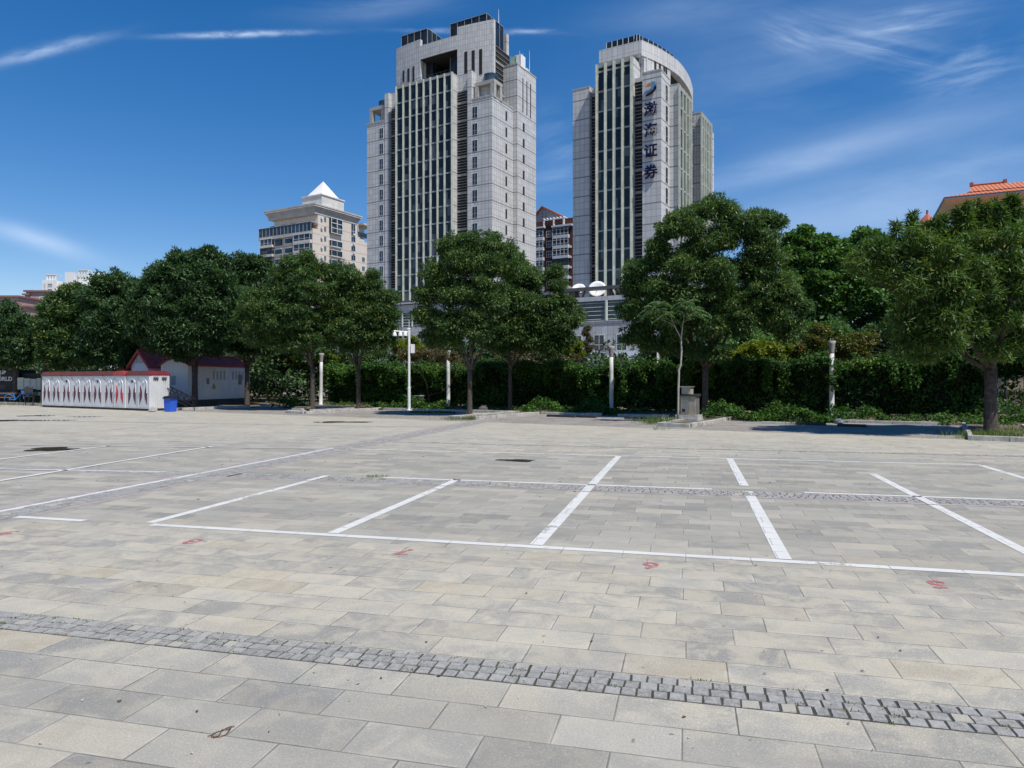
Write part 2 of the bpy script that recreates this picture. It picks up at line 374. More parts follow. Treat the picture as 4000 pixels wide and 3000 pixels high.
# kerbs
M_KERB = simple('kerb_stone', (.46, .44, .40), .85, var=.35, scale=5, bump=.4, dirt=((.17, .15, .11), .5))
kb = MB()
def kerb(s0, t0, s1, t1, w=.12, h=.14):
    L = math.hypot(s1 - s0, t1 - t0); n = max(1, round(L / .8)); dx, dy = (s1 - s0) / L, (t1 - t0) / L
    for i in range(n):
        a, c = i / n * L + .006, (i + 1) / n * L - .006; j = RNG.uniform(-.012, .012); hh = h + RNG.uniform(-.012, .012)
        if RNG.random() < .04: continue
        P_ = lambda d, o: (s0 + dx * d - dy * (o + j), t0 + dy * d + dx * (o + j))
        q = [P_(a, -w / 2), P_(c, -w / 2), P_(c, w / 2), P_(a, w / 2)]
        q2 = [P_(a + .008, -w / 2 + .01), P_(c - .008, -w / 2 + .01), P_(c - .008, w / 2 - .01), P_(a + .008, w / 2 - .01)]
        kb.hexa([(x, y, -.02) for x, y in q], [(x, y, hh - .012) for x, y in q]); kb.hexa([(x, y, hh - .0125) for x, y in q], [(x, y, hh) for x, y in q2])
for s0, s1, t0 in [(-28.9, -27.6, 25.4), (-18.5, -17.2, 25.4), (-8.9, -7.7, 25.3), (.8, 2.6, 23.95)]:
    kerb(s0, t0, s1, t0); kerb(s1, t0 + .1, s1, 31.2); kerb(s0, t0 + .1, s0, 31.2)
kerb(4.4, 23.95, 14, 23.95)
for s0, s1 in [(-37.2, -28.9), (-27.6, -18.5), (-17.2, -8.9), (-7.7, .8), (2.6, 12)]: kerb(s0, 31.5, s1, 31.5, .12, .12)
kerb(-90, 24.9, -37.3, 24.9); kerb(-37.2, 25.0, -37.2, 31.4)
o = kb.build('kerb', M_KERB, kind='structure'); o.rotation_euler = (0, 0, -SA)

# cobble strips: real little setts on a dark mossy bed
M_COB = stone_attr_mat(); M_BED = soil_mat('joint_moss', (.05, .047, .038), (.085, .078, .06), (.05, .075, .022), 5.0)
M_EDGE = simple('edging_granite', (.36, .31, .29), .85, var=.35, scale=4, bump=.3)
def cobbles(name, p0, p1, q0, q1, rows, along='p', size=.1, zt=.006):
    v = []; f = []; tone = []
    L0, L1 = (p0, p1) if along == 'p' else (q0, q1); W0, W1 = (q0, q1) if along == 'p' else (p0, p1)
    rh = (W1 - W0) / rows
    for r in range(rows):
        x = L0 + RNG.uniform(0, size)
        while x < L1:
            l = size * RNG.uniform(.86, 1.18)
            g = .0028
            a0, a1 = x + g, x + l - g; b0, b1 = W0 + r * rh + g, W0 + (r + 1) * rh - g
            jit = lambda: RNG.uniform(-.004, .004)
            c = [(a0 + jit(), b0 + jit()), (a1 + jit(), b0 + jit()), (a1 + jit(), b1 + jit()), (a0 + jit(), b1 + jit())]
            i_ = [(cx + (.005 if k in (0, 3) else -.005), cy + (.005 if k < 2 else -.005)) for k, (cx, cy) in enumerate(c)]
            if along != 'p': c = [(y, x_) for x_, y in c][::-1]; i_ = [(y, x_) for x_, y in i_][::-1]
            h = zt + RNG.uniform(-.002, .002); k0 = len(v)
            v += [(cx, cy, -.004) for cx, cy in c] + [(cx, cy, h + RNG.uniform(-.0015, .0015)) for cx, cy in i_]
            f += [(k0 + 4, k0 + 5, k0 + 6, k0 + 7)] + [(k0 + k, k0 + (k + 1) % 4, k0 + 4 + (k + 1) % 4, k0 + 4 + k) for k in range(4)]
            tone += [RNG.random()] * 5
            x += l
    me = bpy.data.meshes.new(name); me.from_pydata(v, [], f); me.update(); me.materials.append(M_COB)
    at_ = me.attributes.new('tone', 'FLOAT', 'FACE'); at_.data.foreach_set('value', tone)
    o = bpy.data.objects.new(name, me); COL.objects.link(o); o.rotation_euler = (0, 0, -GA); o['kind'] = 'structure'
    sheet(name + '_bed', [(p0, q0), (p1, q0), (p1, q1), (p0, q1)], .0015, M_BED, -GA)
cobbles('cobble_strip', -7.5, 4.5, 3.86, 4.14, 3, size=.092)
cobbles('cobble_strip', -7.95, 14, 10.93, 11.36, 4, size=.105)
cobbles('cobble_strip', -40, -8.75, 10.93, 11.36, 4, size=.12)
cobbles('cobble_strip', -7.9, 24, 18.05, 18.28, 2, size=.14)
cobbles('cobble_strip', -50, -9.0, 24.1, 24.35, 2, size=.18)
cobbles('cobble_strip', -8.62, -8.12, 3.5, 30, 4, along='q', size=.13)
for (a, b_, c, d) in [(-7.95, 14, 10.80, 10.925), (-7.95, 14, 11.365, 11.42), (-40, -8.9, 10.80, 10.925), (-8.90, -8.63, 3.5, 30), (-8.11, -7.96, 3.5, 30)]:
    sheet('edging_strip', [(a, c), (b_, c), (b_, d), (a, d)], .002, M_EDGE, -GA)

# paint
M_WHITE = paint_mat('road_paint_white', (.64, .63, .59), .50); M_WHITE2 = paint_mat('road_paint_faint', (.64, .63, .59), .76)
M_RED = paint_mat('road_paint_red', (.48, .15, .17), .58)
pm = MB(); pf = MB()
def ln(p0, q0, p1, q1, w=.115, z=.0034, mb=None):
    if z == .0034 and q0 < 10.8 and q1 > 11.43 and abs(p1 - p0) < .2:      # the stripe climbs over the raised setts
        f = lambda q: p0 + (p1 - p0) * (q - q0) / (q1 - q0)
        ln(p0, q0, f(10.78), 10.78, w, z, mb); ln(f(10.78), 10.78, f(11.43), 11.43, w, .0090, mb); ln(f(11.43), 11.43, p1, q1, w, z, mb); return
    L = math.hypot(p1 - p0, q1 - q0); dx, dy = (p1 - p0) / L * w / 2, (q1 - q0) / L * w / 2
    (mb or pm).add([(p0 + dy, q0 - dx, z), (p1 + dy, q1 - dx, z), (p1 - dy, q1 + dx, z), (p0 - dy, q0 + dx, z)], [(0, 1, 2, 3)])
for a, b_ in [(-14, -7.1), (-6.15, 9)]: ln(a, 7.08, b_, 7.08)
ln(-7.1, 7.08, -6.15, 7.08, mb=pf)
ln(-6.24, 7.16, -6.24, 11.5, .13); ln(-3.84, 7.16, -3.84, 11.55, .13); ln(-1.53, 7.16, -1.53, 16.1, .14)
ln(.88, 7.16, .88, 11.42, .14); ln(.87, 12.0, .86, 16.05, .14); ln(3.24, 7.16, 3.24, 14.1, .13); ln(3.23, 14.5, 3.2, 16.05, .13, mb=pf)
ln(5.62, 7.16, 5.66, 16.0, .13); ln(8.0, 7.16, 8.0, 16.0, .13)
for p_ in (-6.24, -3.85): ln(p_, 13.9, p_, 16.0, .1, mb=pf)
ln(-8.0, 11.5, -5.4, 11.5, .1, mb=pf); ln(-5.2, 11.5, .35, 11.5, .1); ln(1.7, 11.5, 12, 11.5, .1)
ln(-8.6, 16.1, 5.7, 16.1, .1); ln(5.7, 16.1, 12, 16.1, .1, mb=pf)
ln(-8.66, 3.5, -8.66, 11.3, .12); ln(-8.66, 11.3, -8.66, 16.2, .1)
# left block of stalls
def pxl(a, b_, w=.11, faint=False):
    A = px2g(*a); B_ = px2g(*b_); ln(A[0], A[1], B_[0], B_[1], w, .0090, pf if faint else pm)
pxl((-700, 1993), (830, 1744), .12); pxl((-900, 1907), (430, 1742), .12)
pxl((-300, 1828), (650, 1845), .09); pxl((90, 1739), (1250, 1753), .09); pxl((0, 1745), (90, 1739), .09, True)
pxl((145, 1681), (388, 1657), .08, True); pxl((405, 1682), (642, 1656), .08); pxl((672, 1683), (860, 1658), .08); pxl((-100, 1672), (160, 1658), .08, True)
pxl((-100, 1682), (760, 1684), .07, True)
o = pm.build('stall_marking', M_WHITE, kind='structure'); o.rotation_euler = (0, 0, -GA)
o = pf.build('stall_marking', M_WHITE2, kind='structure'); o.rotation_euler = (0, 0, -GA)
for ch, u, v in [('5', 3664, 2286), ('6', 2541, 2212), ('7', 1577, 2158), ('8', 750, 2117), ('9', 27, 2084)]:
    p_, q_ = px2g(u, v); me = text_mesh(ch, .31, 0, .010); me.materials.clear(); me.materials.append(M_RED)
    o = bpy.data.objects.new('bay_number', me); COL.objects.link(o); o.rotation_euler = (0, 0, -GA + math.pi)
    x, y, _ = g2w(p_, q_ + .12); o.location = (x, y, .0045); o['kind'] = 'structure'

# puddles and damp marks
M_PUD = simple('puddle_water', (.055, .05, .045), .06, var=.2, spec=.6); M_DAMP = simple('damp_patch', (.20, .19, .17), .6, var=.4)
def blob(name, u, v, hw, hd, mat, z=.0055, seed=0):
    x, y = gpt(u, v); r = np.random.default_rng(seed); ph = r.uniform(0, 6, 4); pts = []
    for k in range(36):
        a = 2 * math.pi * k / 36; rr = 1 + .22 * math.sin(2 * a + ph[0]) + .18 * math.sin(3 * a + ph[1]) + .12 * math.sin(5 * a + ph[2]) + .08 * math.sin(9 * a + ph[3])
        pts.append((x + hw * rr * math.cos(a), y + hd * rr * math.sin(a)))
    return sheet(name, pts, z, mat)
for i, (u, v, hw, hd) in enumerate([(200, 1755, .62, .45), (2020, 1799, .36, .22), (1330, 1649, 1.0, .5), (60, 1643, 1.9, .6), (150, 1624, .8, .5), (330, 1628, .8, .35)]):
    blob('puddle', u, v, hw, hd, M_PUD, .0065, i)
# ------------------------------------------------------------------ TOWERS
class Frame:
    def __init__(s, u, Y, ang): s.ox = (u - 2000) / F * Y; s.oy = Y; s.ang = ang; s.c = math.cos(ang); s.s = math.sin(ang)
    def w(s, a, b): return s.ox + a * s.c + b * s.s, s.oy - a * s.s + b * s.c
    def A(s, u, b): k = (u - 2000) / F; return (k * (s.oy + b * s.c) - s.ox - b * s.s) / (s.c + k * s.s)
    def B(s, u, a): k = (u - 2000) / F; return (k * (s.oy - a * s.s) - s.ox - a * s.c) / (s.s - k * s.c)
    def Z(s, v, a, b): return CH + (HV - v) / F * s.w(a, b)[1]
    def fromz(s, u, v, z):         # local point seen at (u,v) at known height
        Y = (z - CH) * F / (HV - v); X = (u - 2000) / F * Y; dx, dy = X - s.ox, Y - s.oy
        return dx * s.c - dy * s.s, dx * s.s + dy * s.c
    def root(s, name, label, cat, group=None): return empty(name, (s.ox, s.oy, 0), -s.ang, label, cat, group)
TA = R(30)
M_DGLASS = glassmat('curtain_glass', (.022, .029, .033), .10, .6, spec=.4, curtain=.28)
M_RGLASS = glassmat('roof_glass', (.022, .028, .034), .12, .3, spec=.35)
M_BGLASS = glassmat('blue_glass', (.035, .055, .075), .08, .5, (1.4, 1.0), spec=.6)
M_WIN = glassmat('window_glass', (.022, .038, .058), .08, .5, (.8, 1.5), spec=.6)
M_PIL = simple('pale_green_fin', (.50, .53, .46), .5, var=.22, scale=.8, dirt=((.22, .25, .18), .35))
M_SPAN = simple('spandrel', (.33, .34, .33), .6, var=.25)
M_FRAME = simple('light_frame', (.62, .63, .62), .5, var=.1)
M_DARK = simple('dark_metal', (.035, .035, .038), .6, var=.2)
M_LOUV = simple('louvre_blade', (.30, .30, .29), .6, var=.25); M_VOID = simple('dark_recess', (.022, .021, .02), .85, var=.2)
M_CONC = simple('weathered_concrete', (.42, .41, .38), .8, var=.25, scale=1.2, dirt=((.12, .10, .08), .6))
M_WHITE_M = simple('white_metal', (.80, .80, .78), .4, var=.06)

def louvre(parent, a0, a1, b, z0, z1, face='b', step=.62, z_off=0.0):
    """dark recess wall with light blades; one part with blades as sub-part"""
    mb = MB()
    if face == 'b': mb.box(a0, a1, b, b + .3, z0, z1)
    else: mb.box(b - .3, b, a0, a1, z0, z1)
    z = z0 + .2
    k = 0
    while z < z1 - .1:
        th = .09 if (k % 6) else .5
        if face == 'b': mb.box(a0 + .002, a1 - .002, b - .14, b - .003, z, z + th, 1)
        else: mb.box(b + .003, b + .14, a0 + .002, a1 - .002, z, z + th, 1)
        z += step if k % 6 else step + .35
        k += 1
    mb.build('louvre_panel', [M_VOID, M_LOUV], parent)
def window(parent, face, plane, h0, h1, z0, z1, bars=1, mat=None, frame=None, fw=.09, hbar=True, name='window'):
    """glass with a frame standing 4 cm proud of the wall plane; face 'b' looks -y, face 'a' looks +x"""
    fr = MB(); gl = MB()
    def bx(mb, a, c, d, e, y0, y1):
        if face == 'b': mb.box(a, c, plane - y1, plane - y0, d, e)
        else: mb.box(plane + y0, plane + y1, a, c, d, e)
    bx(gl, h0 + fw * .4, h1 - fw * .4, z0 + fw * .4, z1 - fw * .4, -.1, .02)
    bx(fr, h0, h0 + fw, z0, z1, -.1, .06); bx(fr, h1 - fw, h1, z0, z1, -.1, .06)
    bx(fr, h0 + fw + .001, h1 - fw - .001, z0, z0 + fw, -.1, .057); bx(fr, h0 + fw + .001, h1 - fw - .001, z1 - fw, z1, -.1, .057)
    for k in range(bars):
        x = h0 + (h1 - h0) * (k + 1) / (bars + 1); bx(fr, x - fw * .35, x + fw * .35, z0 + fw + .001, z1 - fw - .001, -.1, .05)
    if hbar: bx(fr, h0 + fw + .001, h1 - fw - .001, z0 + (z1 - z0) * .38, z0 + (z1 - z0) * .38 + fw * .7, -.1, .045)
    w = fr.build(name, frame or M_FRAME, parent); gl.build('pane', mat or M_WIN, w); return w
def slit(parent, face, plane, h0, h1, z0, z1, name='window_slit'):
    mb = MB()
    if face == 'b': mb.box(h0, h1, plane - .03, plane + .3, z0, z1)
    else: mb.box(plane - .3, plane + .03, h0, h1, z0, z1)
    return mb.build(name, M_VOID, parent)
def antenna(parent, a, b, z0, z1, r=.05):
    mb = MB(); mb.tube([(a, b, z0), (a, b, z0 + (z1 - z0) * .6), (a, b, z1)], [r, r * .6, r * .35], 6); mb.build('antenna', M_WHITE_M, parent)
def fins(parent, us, b_glass, Ax, zb, zt, Lz, pitch, fd=.42, fw=.34, face='b', spt=.32):
    """glazing strips between projecting fins. us = local coordinate of each fin"""
    for k, x in enumerate(us):
        mb = MB()
        for (o_, w_, d_) in ((0, fw, fd * .55), (-fw * .12, fw * .30, fd)):
            if face == 'b': mb.box(x + o_ - w_ / 2, x + o_ + w_ / 2, b_glass - d_ - (.003 if o_ else 0), b_glass + .05, zb, zt + .15 - (.004 if o_ else 0))
            else: mb.box(b_glass - .05, b_glass + d_ + (.003 if o_ else 0), x + o_ - w_ / 2, x + o_ + w_ / 2, zb, zt + .15 - (.004 if o_ else 0))
        mb.build('facade_fin', M_PIL, parent)
    for k in range(len(us) - 1):
        x0, x1 = us[k] + fw / 2 + .002, us[k + 1] - fw / 2 - .002
        g = sp = MB()
        if face == 'b': g.box(x0, x1, b_glass, b_glass + .2, zb, zt)
        else: g.box(b_glass - .2, b_glass, x0, x1, zb, zt)
        z = Lz
        while z > zb: z -= pitch
        while z < zt + .1:
            zz = max(z, zb + .01)
            if z > zb - .3:
                if face == 'b': sp.box(x0, x1, b_glass - .10, b_glass - .002, zz, z + spt, 1)
                else: sp.box(b_glass + .002, b_glass + .10, x0, x1, zz, z + spt, 1)
            z += pitch
        if face == 'b': sp.box(x0, x1, b_glass - .14, b_glass - .002, zt - .5, zt + .1, 1)
        else: sp.box(b_glass + .002, b_glass + .14, x0, x1, zt - .5, zt + .1, 1)
        g.build('window_strip', [M_DGLASS, M_SPAN], parent)

def left_tower():
    fr = Frame(1922, 155, TA); T = fr.root('office_tower', 'wider grey stone office tower with a square portal cut in its curved crown', 'office tower', 'twin stone office towers')
    zx = lambda x: 1350 + x / 2.37; zy = lambda y: y / 2.37
    A = lambda x, b: fr.A(zx(x), b); B = lambda x, a: fr.B(zx(x), a); Z = lambda y, a, b: fr.Z(zy(y), a, b)
    PIT = 3.69; Z0 = fr.Z(zy(1075), 0, 0)
    MS = facade('tower_stone_left', STONE, JOINT, .92, PIT / 3, .07, (PIT, Z0, .26), (.19, .19, .20))
    bb = -1.0; ab = A(990, bb); bl = B(1035, ab)             # bay plane, bay right edge, louvre plane
    wall = MB()
    aW = A(1125, 0); b2 = B(1550, 0); ztW2 = Z(885, 0, 0)
    aL1, aR1 = A(198, 0), A(358, 0); ztW1 = Z(1160, aL1, 0)
    wall.box(A(1168, 0), 0, 0, b2 - .01, 0, ztW2)                         # right wing
    wall.box(aL1, aR1, 0, 14, 0, ztW1)                                      # left wing
    zS2 = Z(650, A(1145, -.12), -.12); wall.box(A(1127, -.12), A(1166, -.12), -.12, 1.6, 0, zS2)   # right slab
    zS1 = Z(862, A(385, -.1), -.1); wall.box(A(361, -.1), A(398, -.1), -.1, 1.6, 0, zS1)
    # core behind everything
    zc = Z(700, A(1080, bl), bl); wall.box(aR1 - .5, A(1125, bl) + .4, bl + .35, 16, 0, zc)
    aB0 = A(457, bb); zbay = Z(668, ab, bb); zbb = fr.Z(600 + 1362 / 2.37, A(540, bb), bb)
    wall.box(aB0 + .05, ab, bb + .22, bl + .34, zbb, zbay)                   # bay body
    # walls above the louvre recesses
    zl2 = Z(850, A(1080, bl), bl); wall.box(ab + .01, A(1127, bl), bl, bl + .34, zl2, Z(690, A(1080, bl), bl))
    zl1 = Z(1012, A(430, bl), bl); wall.box(A(398, bl), aB0 + .04, bl, bl + .34, zl1, Z(856, A(430, bl), bl))
    # rear right wing
    a3 = fr.A(zx(1590), b2); b3 = B(1763, a3); zt3 = Z(592, a3, b2)
    wall.box(A(1380, b2), a3, b2, b3, 0, zt3)
    wall.build('tower_wall', MS, T)
    for bx in ((A(1166, 0) - .05, .08, -.08, b2 - .02, ztW2, ztW2 + .35), (aL1 - .08, aR1, -.08, 14.1, ztW1, ztW1 + .35), (A(1390, b2), a3 + .08, b2 - .08, b3 + .1, zt3, zt3 + .3)): MB().box(*bx).build('parapet', M_CONC, T)
    louvre(T, ab + .02, A(1126, bl), bl, 15, zl2); louvre(T, A(399, bl), aB0 + .03, bl, 15, zl1)
    # bay
    xs = [463, 528, 590, 652, 716, 780, 845, 910, 978]
    fins(T, [A(x, bb - .2) for x in xs], bb + .2, A, zbb, zbay, Z(1000, A(940, bb), bb), PIT)
    # window columns
    for k in range(17):
        z = Z0 + .32 - k * PIT - PIT * 0 
        if k < 16: window(T, 'b', -.0, A(1172, 0), A(1222, 0), z, z + 2.6, 1, fw=.055)
    zw = Z(1285, A(330, 0), 0)
    for k in range(15): window(T, 'b', 0, A(312, 0), A(350, 0), zw - k * PIT, zw - k * PIT + 2.55, 1, fw=.055)
    for k in range(14):
        z1 = Z(1030, 0, B(1487, 0)) - k * PIT; slit(T, 'a', 0, B(1480, 0), B(1495, 0), z1 - 2.1, z1)
    for x in (1641, 1678, 1712): slit(T, 'a', a3, B(x - 4, a3), B(x + 4, a3), Z(725 + (x - 1641) * .75 + 315, a3, B(x, a3)), Z(725 + (x - 1641) * .75, a3, B(x, a3)))
    for k in range(13):
        z1 = Z(1140, a3, B(1647, a3)) - k * PIT; slit(T, 'a', a3, B(1640, a3), B(1656, a3), z1 - 2.0, z1)
    # crown: convex curved wall
    bc = 2.2; aC0, aC1 = A(470, bc), A(1370, bc); am, hl = (aC0 + aC1) / 2, (aC1 - aC0) / 2
    fb = lambda a: bc - 1.25 * (1 - ((a - am) / hl) ** 2)
    def arcx(x):
        a = A(x, bc)
        for _ in range(6): a = A(x, fb(a))
        return a
    def cwall(mb, a0, a1, z0, z1, th=.8, n=14):
        for i in range(n):
            p, q = a0 + (a1 - a0) * i / n, a0 + (a1 - a0) * (i + 1) / n
            mb.hexa([(p, fb(p), z0), (q, fb(q), z0), (q, fb(q) + th, z0), (p, fb(p) + th, z0)], [(p, fb(p), z1), (q, fb(q), z1), (q, fb(q) + th, z1), (p, fb(p) + th, z1)])
    aP0, aP1 = arcx(692), arcx(1034)
    zL, zM, zR = Z(405, arcx(580), fb(arcx(580))), Z(372, arcx(860), fb(arcx(860))), Z(212, arcx(1200), fb(arcx(1200)))
    zo = Z(500, arcx(860), fb(arcx(860))); zbase = 60.0
    cw = MB(); cwall(cw, aC0, aP0, zbase, zL); cwall(cw, aP1, aC1, zbase, zR); cwall(cw, aP0 + .001, aP1 - .001, zo, zM, 9.3)
    cw.box(aC0 + .3, aP0, fb(aC0) + .8, 14, zbase, zL - .4)
    cw.build('crown_wall', facade('crown_stone', STONE, JOINT, .66, PIT / 3, .06, streak=.4), T)
    for x0, x1 in ((530, 545), (575, 592), (622, 638)):
        a0, a1 = arcx(x0), arcx(x1); slit(T, 'b', min(fb(a0), fb(a1)) - .02, a0, a1, Z(760, a0, fb(a0)), Z(658 - (x0 - 530) * .45, a0, fb(a0)), 'crown_window')
    for x0, x1 in ((1100, 1127), (1168, 1195), (1237, 1265)):
        a0, a1 = arcx(x0), arcx(x1); slit(T, 'b', min(fb(a0), fb(a1)) - .02, a0, a1, Z(690, a0, fb(a0)), Z(482 - (x0 - 1100) * .17, a0, fb(a0)), 'crown_window')
    sf = MB(); sf.box(aP0 + .01, aP1 - .01, min(fb(aP0), fb(aP1)) + .05, 9.4, zo - .12, zo - .004); sf.build('portal_soffit', M_VOID, T)
    # portal interior: dark glass walls
    pi = MB(); pi.box(aP0 - .5, aP0 + 2.0, bc + 1.2, 12, zbay - 6, zo - .13); pi.box(aP1 - 2.2, aP1 + .5, bc + 1.0, 12, zbay - 6, zo - .13); pi.box(aP0, aP1, 9.5, 10, zbay - 6, zo - .13)
    pi.build('portal_glazing', M_RGLASS, T)
    # roof glass boxes
    def gbox(x0, x1, xr, b, yt, zb):
        a0, a1 = A(x0, b), A(x1, b); b1 = B(xr, a1); zt = Z(yt, a1, b)
        g = MB(); g.box(a0, a1, b, b1, zb, zt); o = g.build('roof_glazing', M_RGLASS, T)
        mu = MB(); n = max(2, round((a1 - a0) / 1.9))
        for i in range(n + 1):
            x = a0 + (a1 - a0) * i / n; mu.box(x - .05, x + .05, b - .07, b - .002, zb, zt)
        n = max(2, round((b1 - b) / 1.9))
        for i in range(n + 1):
            y = b + (b1 - b) * i / n; mu.box(a1 + .002, a1 + .07, y - .05, y + .05, zb, zt)
        mu.box(a0, a1 + .1, b - .1, b1, zt, zt + .1); mu.build('mullion', M_SPAN, o)
        return a0, a1, b1, zt
    gbox(517, 757, 882, 4.2, 265, zL - 3)
    ga0, ga1, gb1, gzt = gbox(970, 1305, 1462, 3.6, 125, 66)
    louvre(T, 4.2, gb1 + 1.0, ga1 + 1.05, 60, Z(410, ga1 + 1, 5), 'a', 1.1)
    fn = MB(); af = A(1490, gb1 + 1.2); fn.box(A(1450, gb1 + 1.2), af, gb1 + 1.2, B(1511, af), 60, Z(308, af, gb1 + 1.2)); fn.build('roof_fin_wall', MS, T)
    # lanterns on the wings
    def lantern(a0, a1, b0, b1, z0, z1):
        m = MB(); w = .95
        for (p, q) in ((a0, a0 + w), (a1 - w, a1)):
            for (r, s_) in ((b0, b0 + w), (b1 - w, b1)): m.box(p, q, r, s_, z0, z1 - .8)
        m.box(a0 - .02, a1 + .02, b0 - .02, b1 + .02, z1 - .8, z1); m.build('roof_lantern', M_CONC, T)
        d = MB(); d.lathe([(1.6, 0), (1.6, 1.7)], 20, ((a0 + a1) / 2 + .6, (b0 + b1) / 2, z1)); d.build('glass_drum', M_BGLASS, T)
        dd = MB(); dd.lathe([(.05, 0), (.45, .2), (.5, .25)], 10, ((a0 + a1) / 2, b0 + 1.2, z0 + .9)); dd.tube([((a0 + a1) / 2, b0 + 1.2, z0), ((a0 + a1) / 2, b0 + 1.2, z0 + 1)], .06, 6)
        dd.build('roof_dish', M_WHITE_M, T)
    lantern(A(1195, .6), A(1375, .6), .6, B(1452, A(1375, .6)), ztW2, Z(725, A(1375, .6), .6))
    lantern(A(222, .6), A(356, .6), .6, 5.5, ztW1, Z(985, A(290, .6), .6))
    # antennas and cell panels on the rear right wing
    for x, y0, y1 in ((1612, 600, 470), (1643, 620, 495), (1702, 650, 468)): antenna(T, a3 - .8, B(x, a3 - .8), zt3, Z(y1, a3 - .8, B(x, a3 - .8)), .09)
    for x0, y1, c in ((1525, 530, 0), (1565, 515, 1)):
        m = MB(); a = A(x0, b2 + 1.5); m.box(a, a + 1.6, b2 + 1.5, b2 + 1.9, zt3, Z(y1, a, b2 + 1.5)); m.box(a + 1.62, a + 1.7, b2 + 1.4, b2 + 3.6, zt3, Z(y1, a, b2 + 1.5)); m.build('cell_panel', [simple('cell_green', (.35, .50, .40), .5), M_WHITE_M][c], T)
    m = MB(); m.box(a3 - 2, a3 - .6, B(1690, a3), B(1715, a3), zt3, Z(628, a3, B(1700, a3))); m.build('roof_cabinet', M_WHITE_M, T)
    antenna(T, ga1, B(1417, ga1), gzt, Z(85, ga1, B(1417, ga1)), .09)
    # parapet railing over the bay
    rl = MB()
    for z in (.55, 1.05): rl.tube([(aB0, bb + .6, zbay + z), (ab, bb + .6, zbay + z)], .035, 5)
    for i in range(15): x = aB0 + (ab - aB0) * i / 14; rl.tube([(x, bb + .6, zbay - .1), (x, bb + .6, zbay + 1.05)], .03, 5)
    rl.build('roof_railing', M_DARK, T)
    # podium
    def pz(y, x=560, b=-4.): return fr.Z(600 + y / 2.37, fr.A(1350 + x / 2.37, b), b)
    pb = -4.0; a0, a1 = aL1 - 14, 16.0
    m = MB(); m.box(a0, a1, pb, 20, 0, pz(1606)); m.box(a0, a1, pb, 20, pz(1475), pz(1402)); m.box(a0 + .6, a1 - .6, pb + .6, 20, pz(1606), pz(1475)); m.box(a0 - 1, a1 + 1, pb - .5, bb - .2, pz(1395), pz(1380))
    m.build('podium_wall', facade('podium_stone_left', (.47, .47, .48), JOINT, 1.05, 1.25, .06), T)
    g = MB(); g.box(a0 + .3, a1 - .3, pb + .3, pb + .58, pz(1606), pz(1475)); gl = g.build('podium_glazing', M_BGLASS, T)
    m = MB()
    for i in range(5): z = pz(1606) + (pz(1475) - pz(1606)) * (i + .5) / 5; m.tube([(a0, pb + .1, z), (a1, pb + .1, z)], .07, 6)
    for x in (525, 615, 720, 830): a = fr.A(1350 + x / 2.37, pb); m.tube([(a, pb + .05, pz(1606)), (a, pb + .05, pz(1475))], .22, 8)
    m.build('podium_rail', M_PIL, gl)
left_tower()

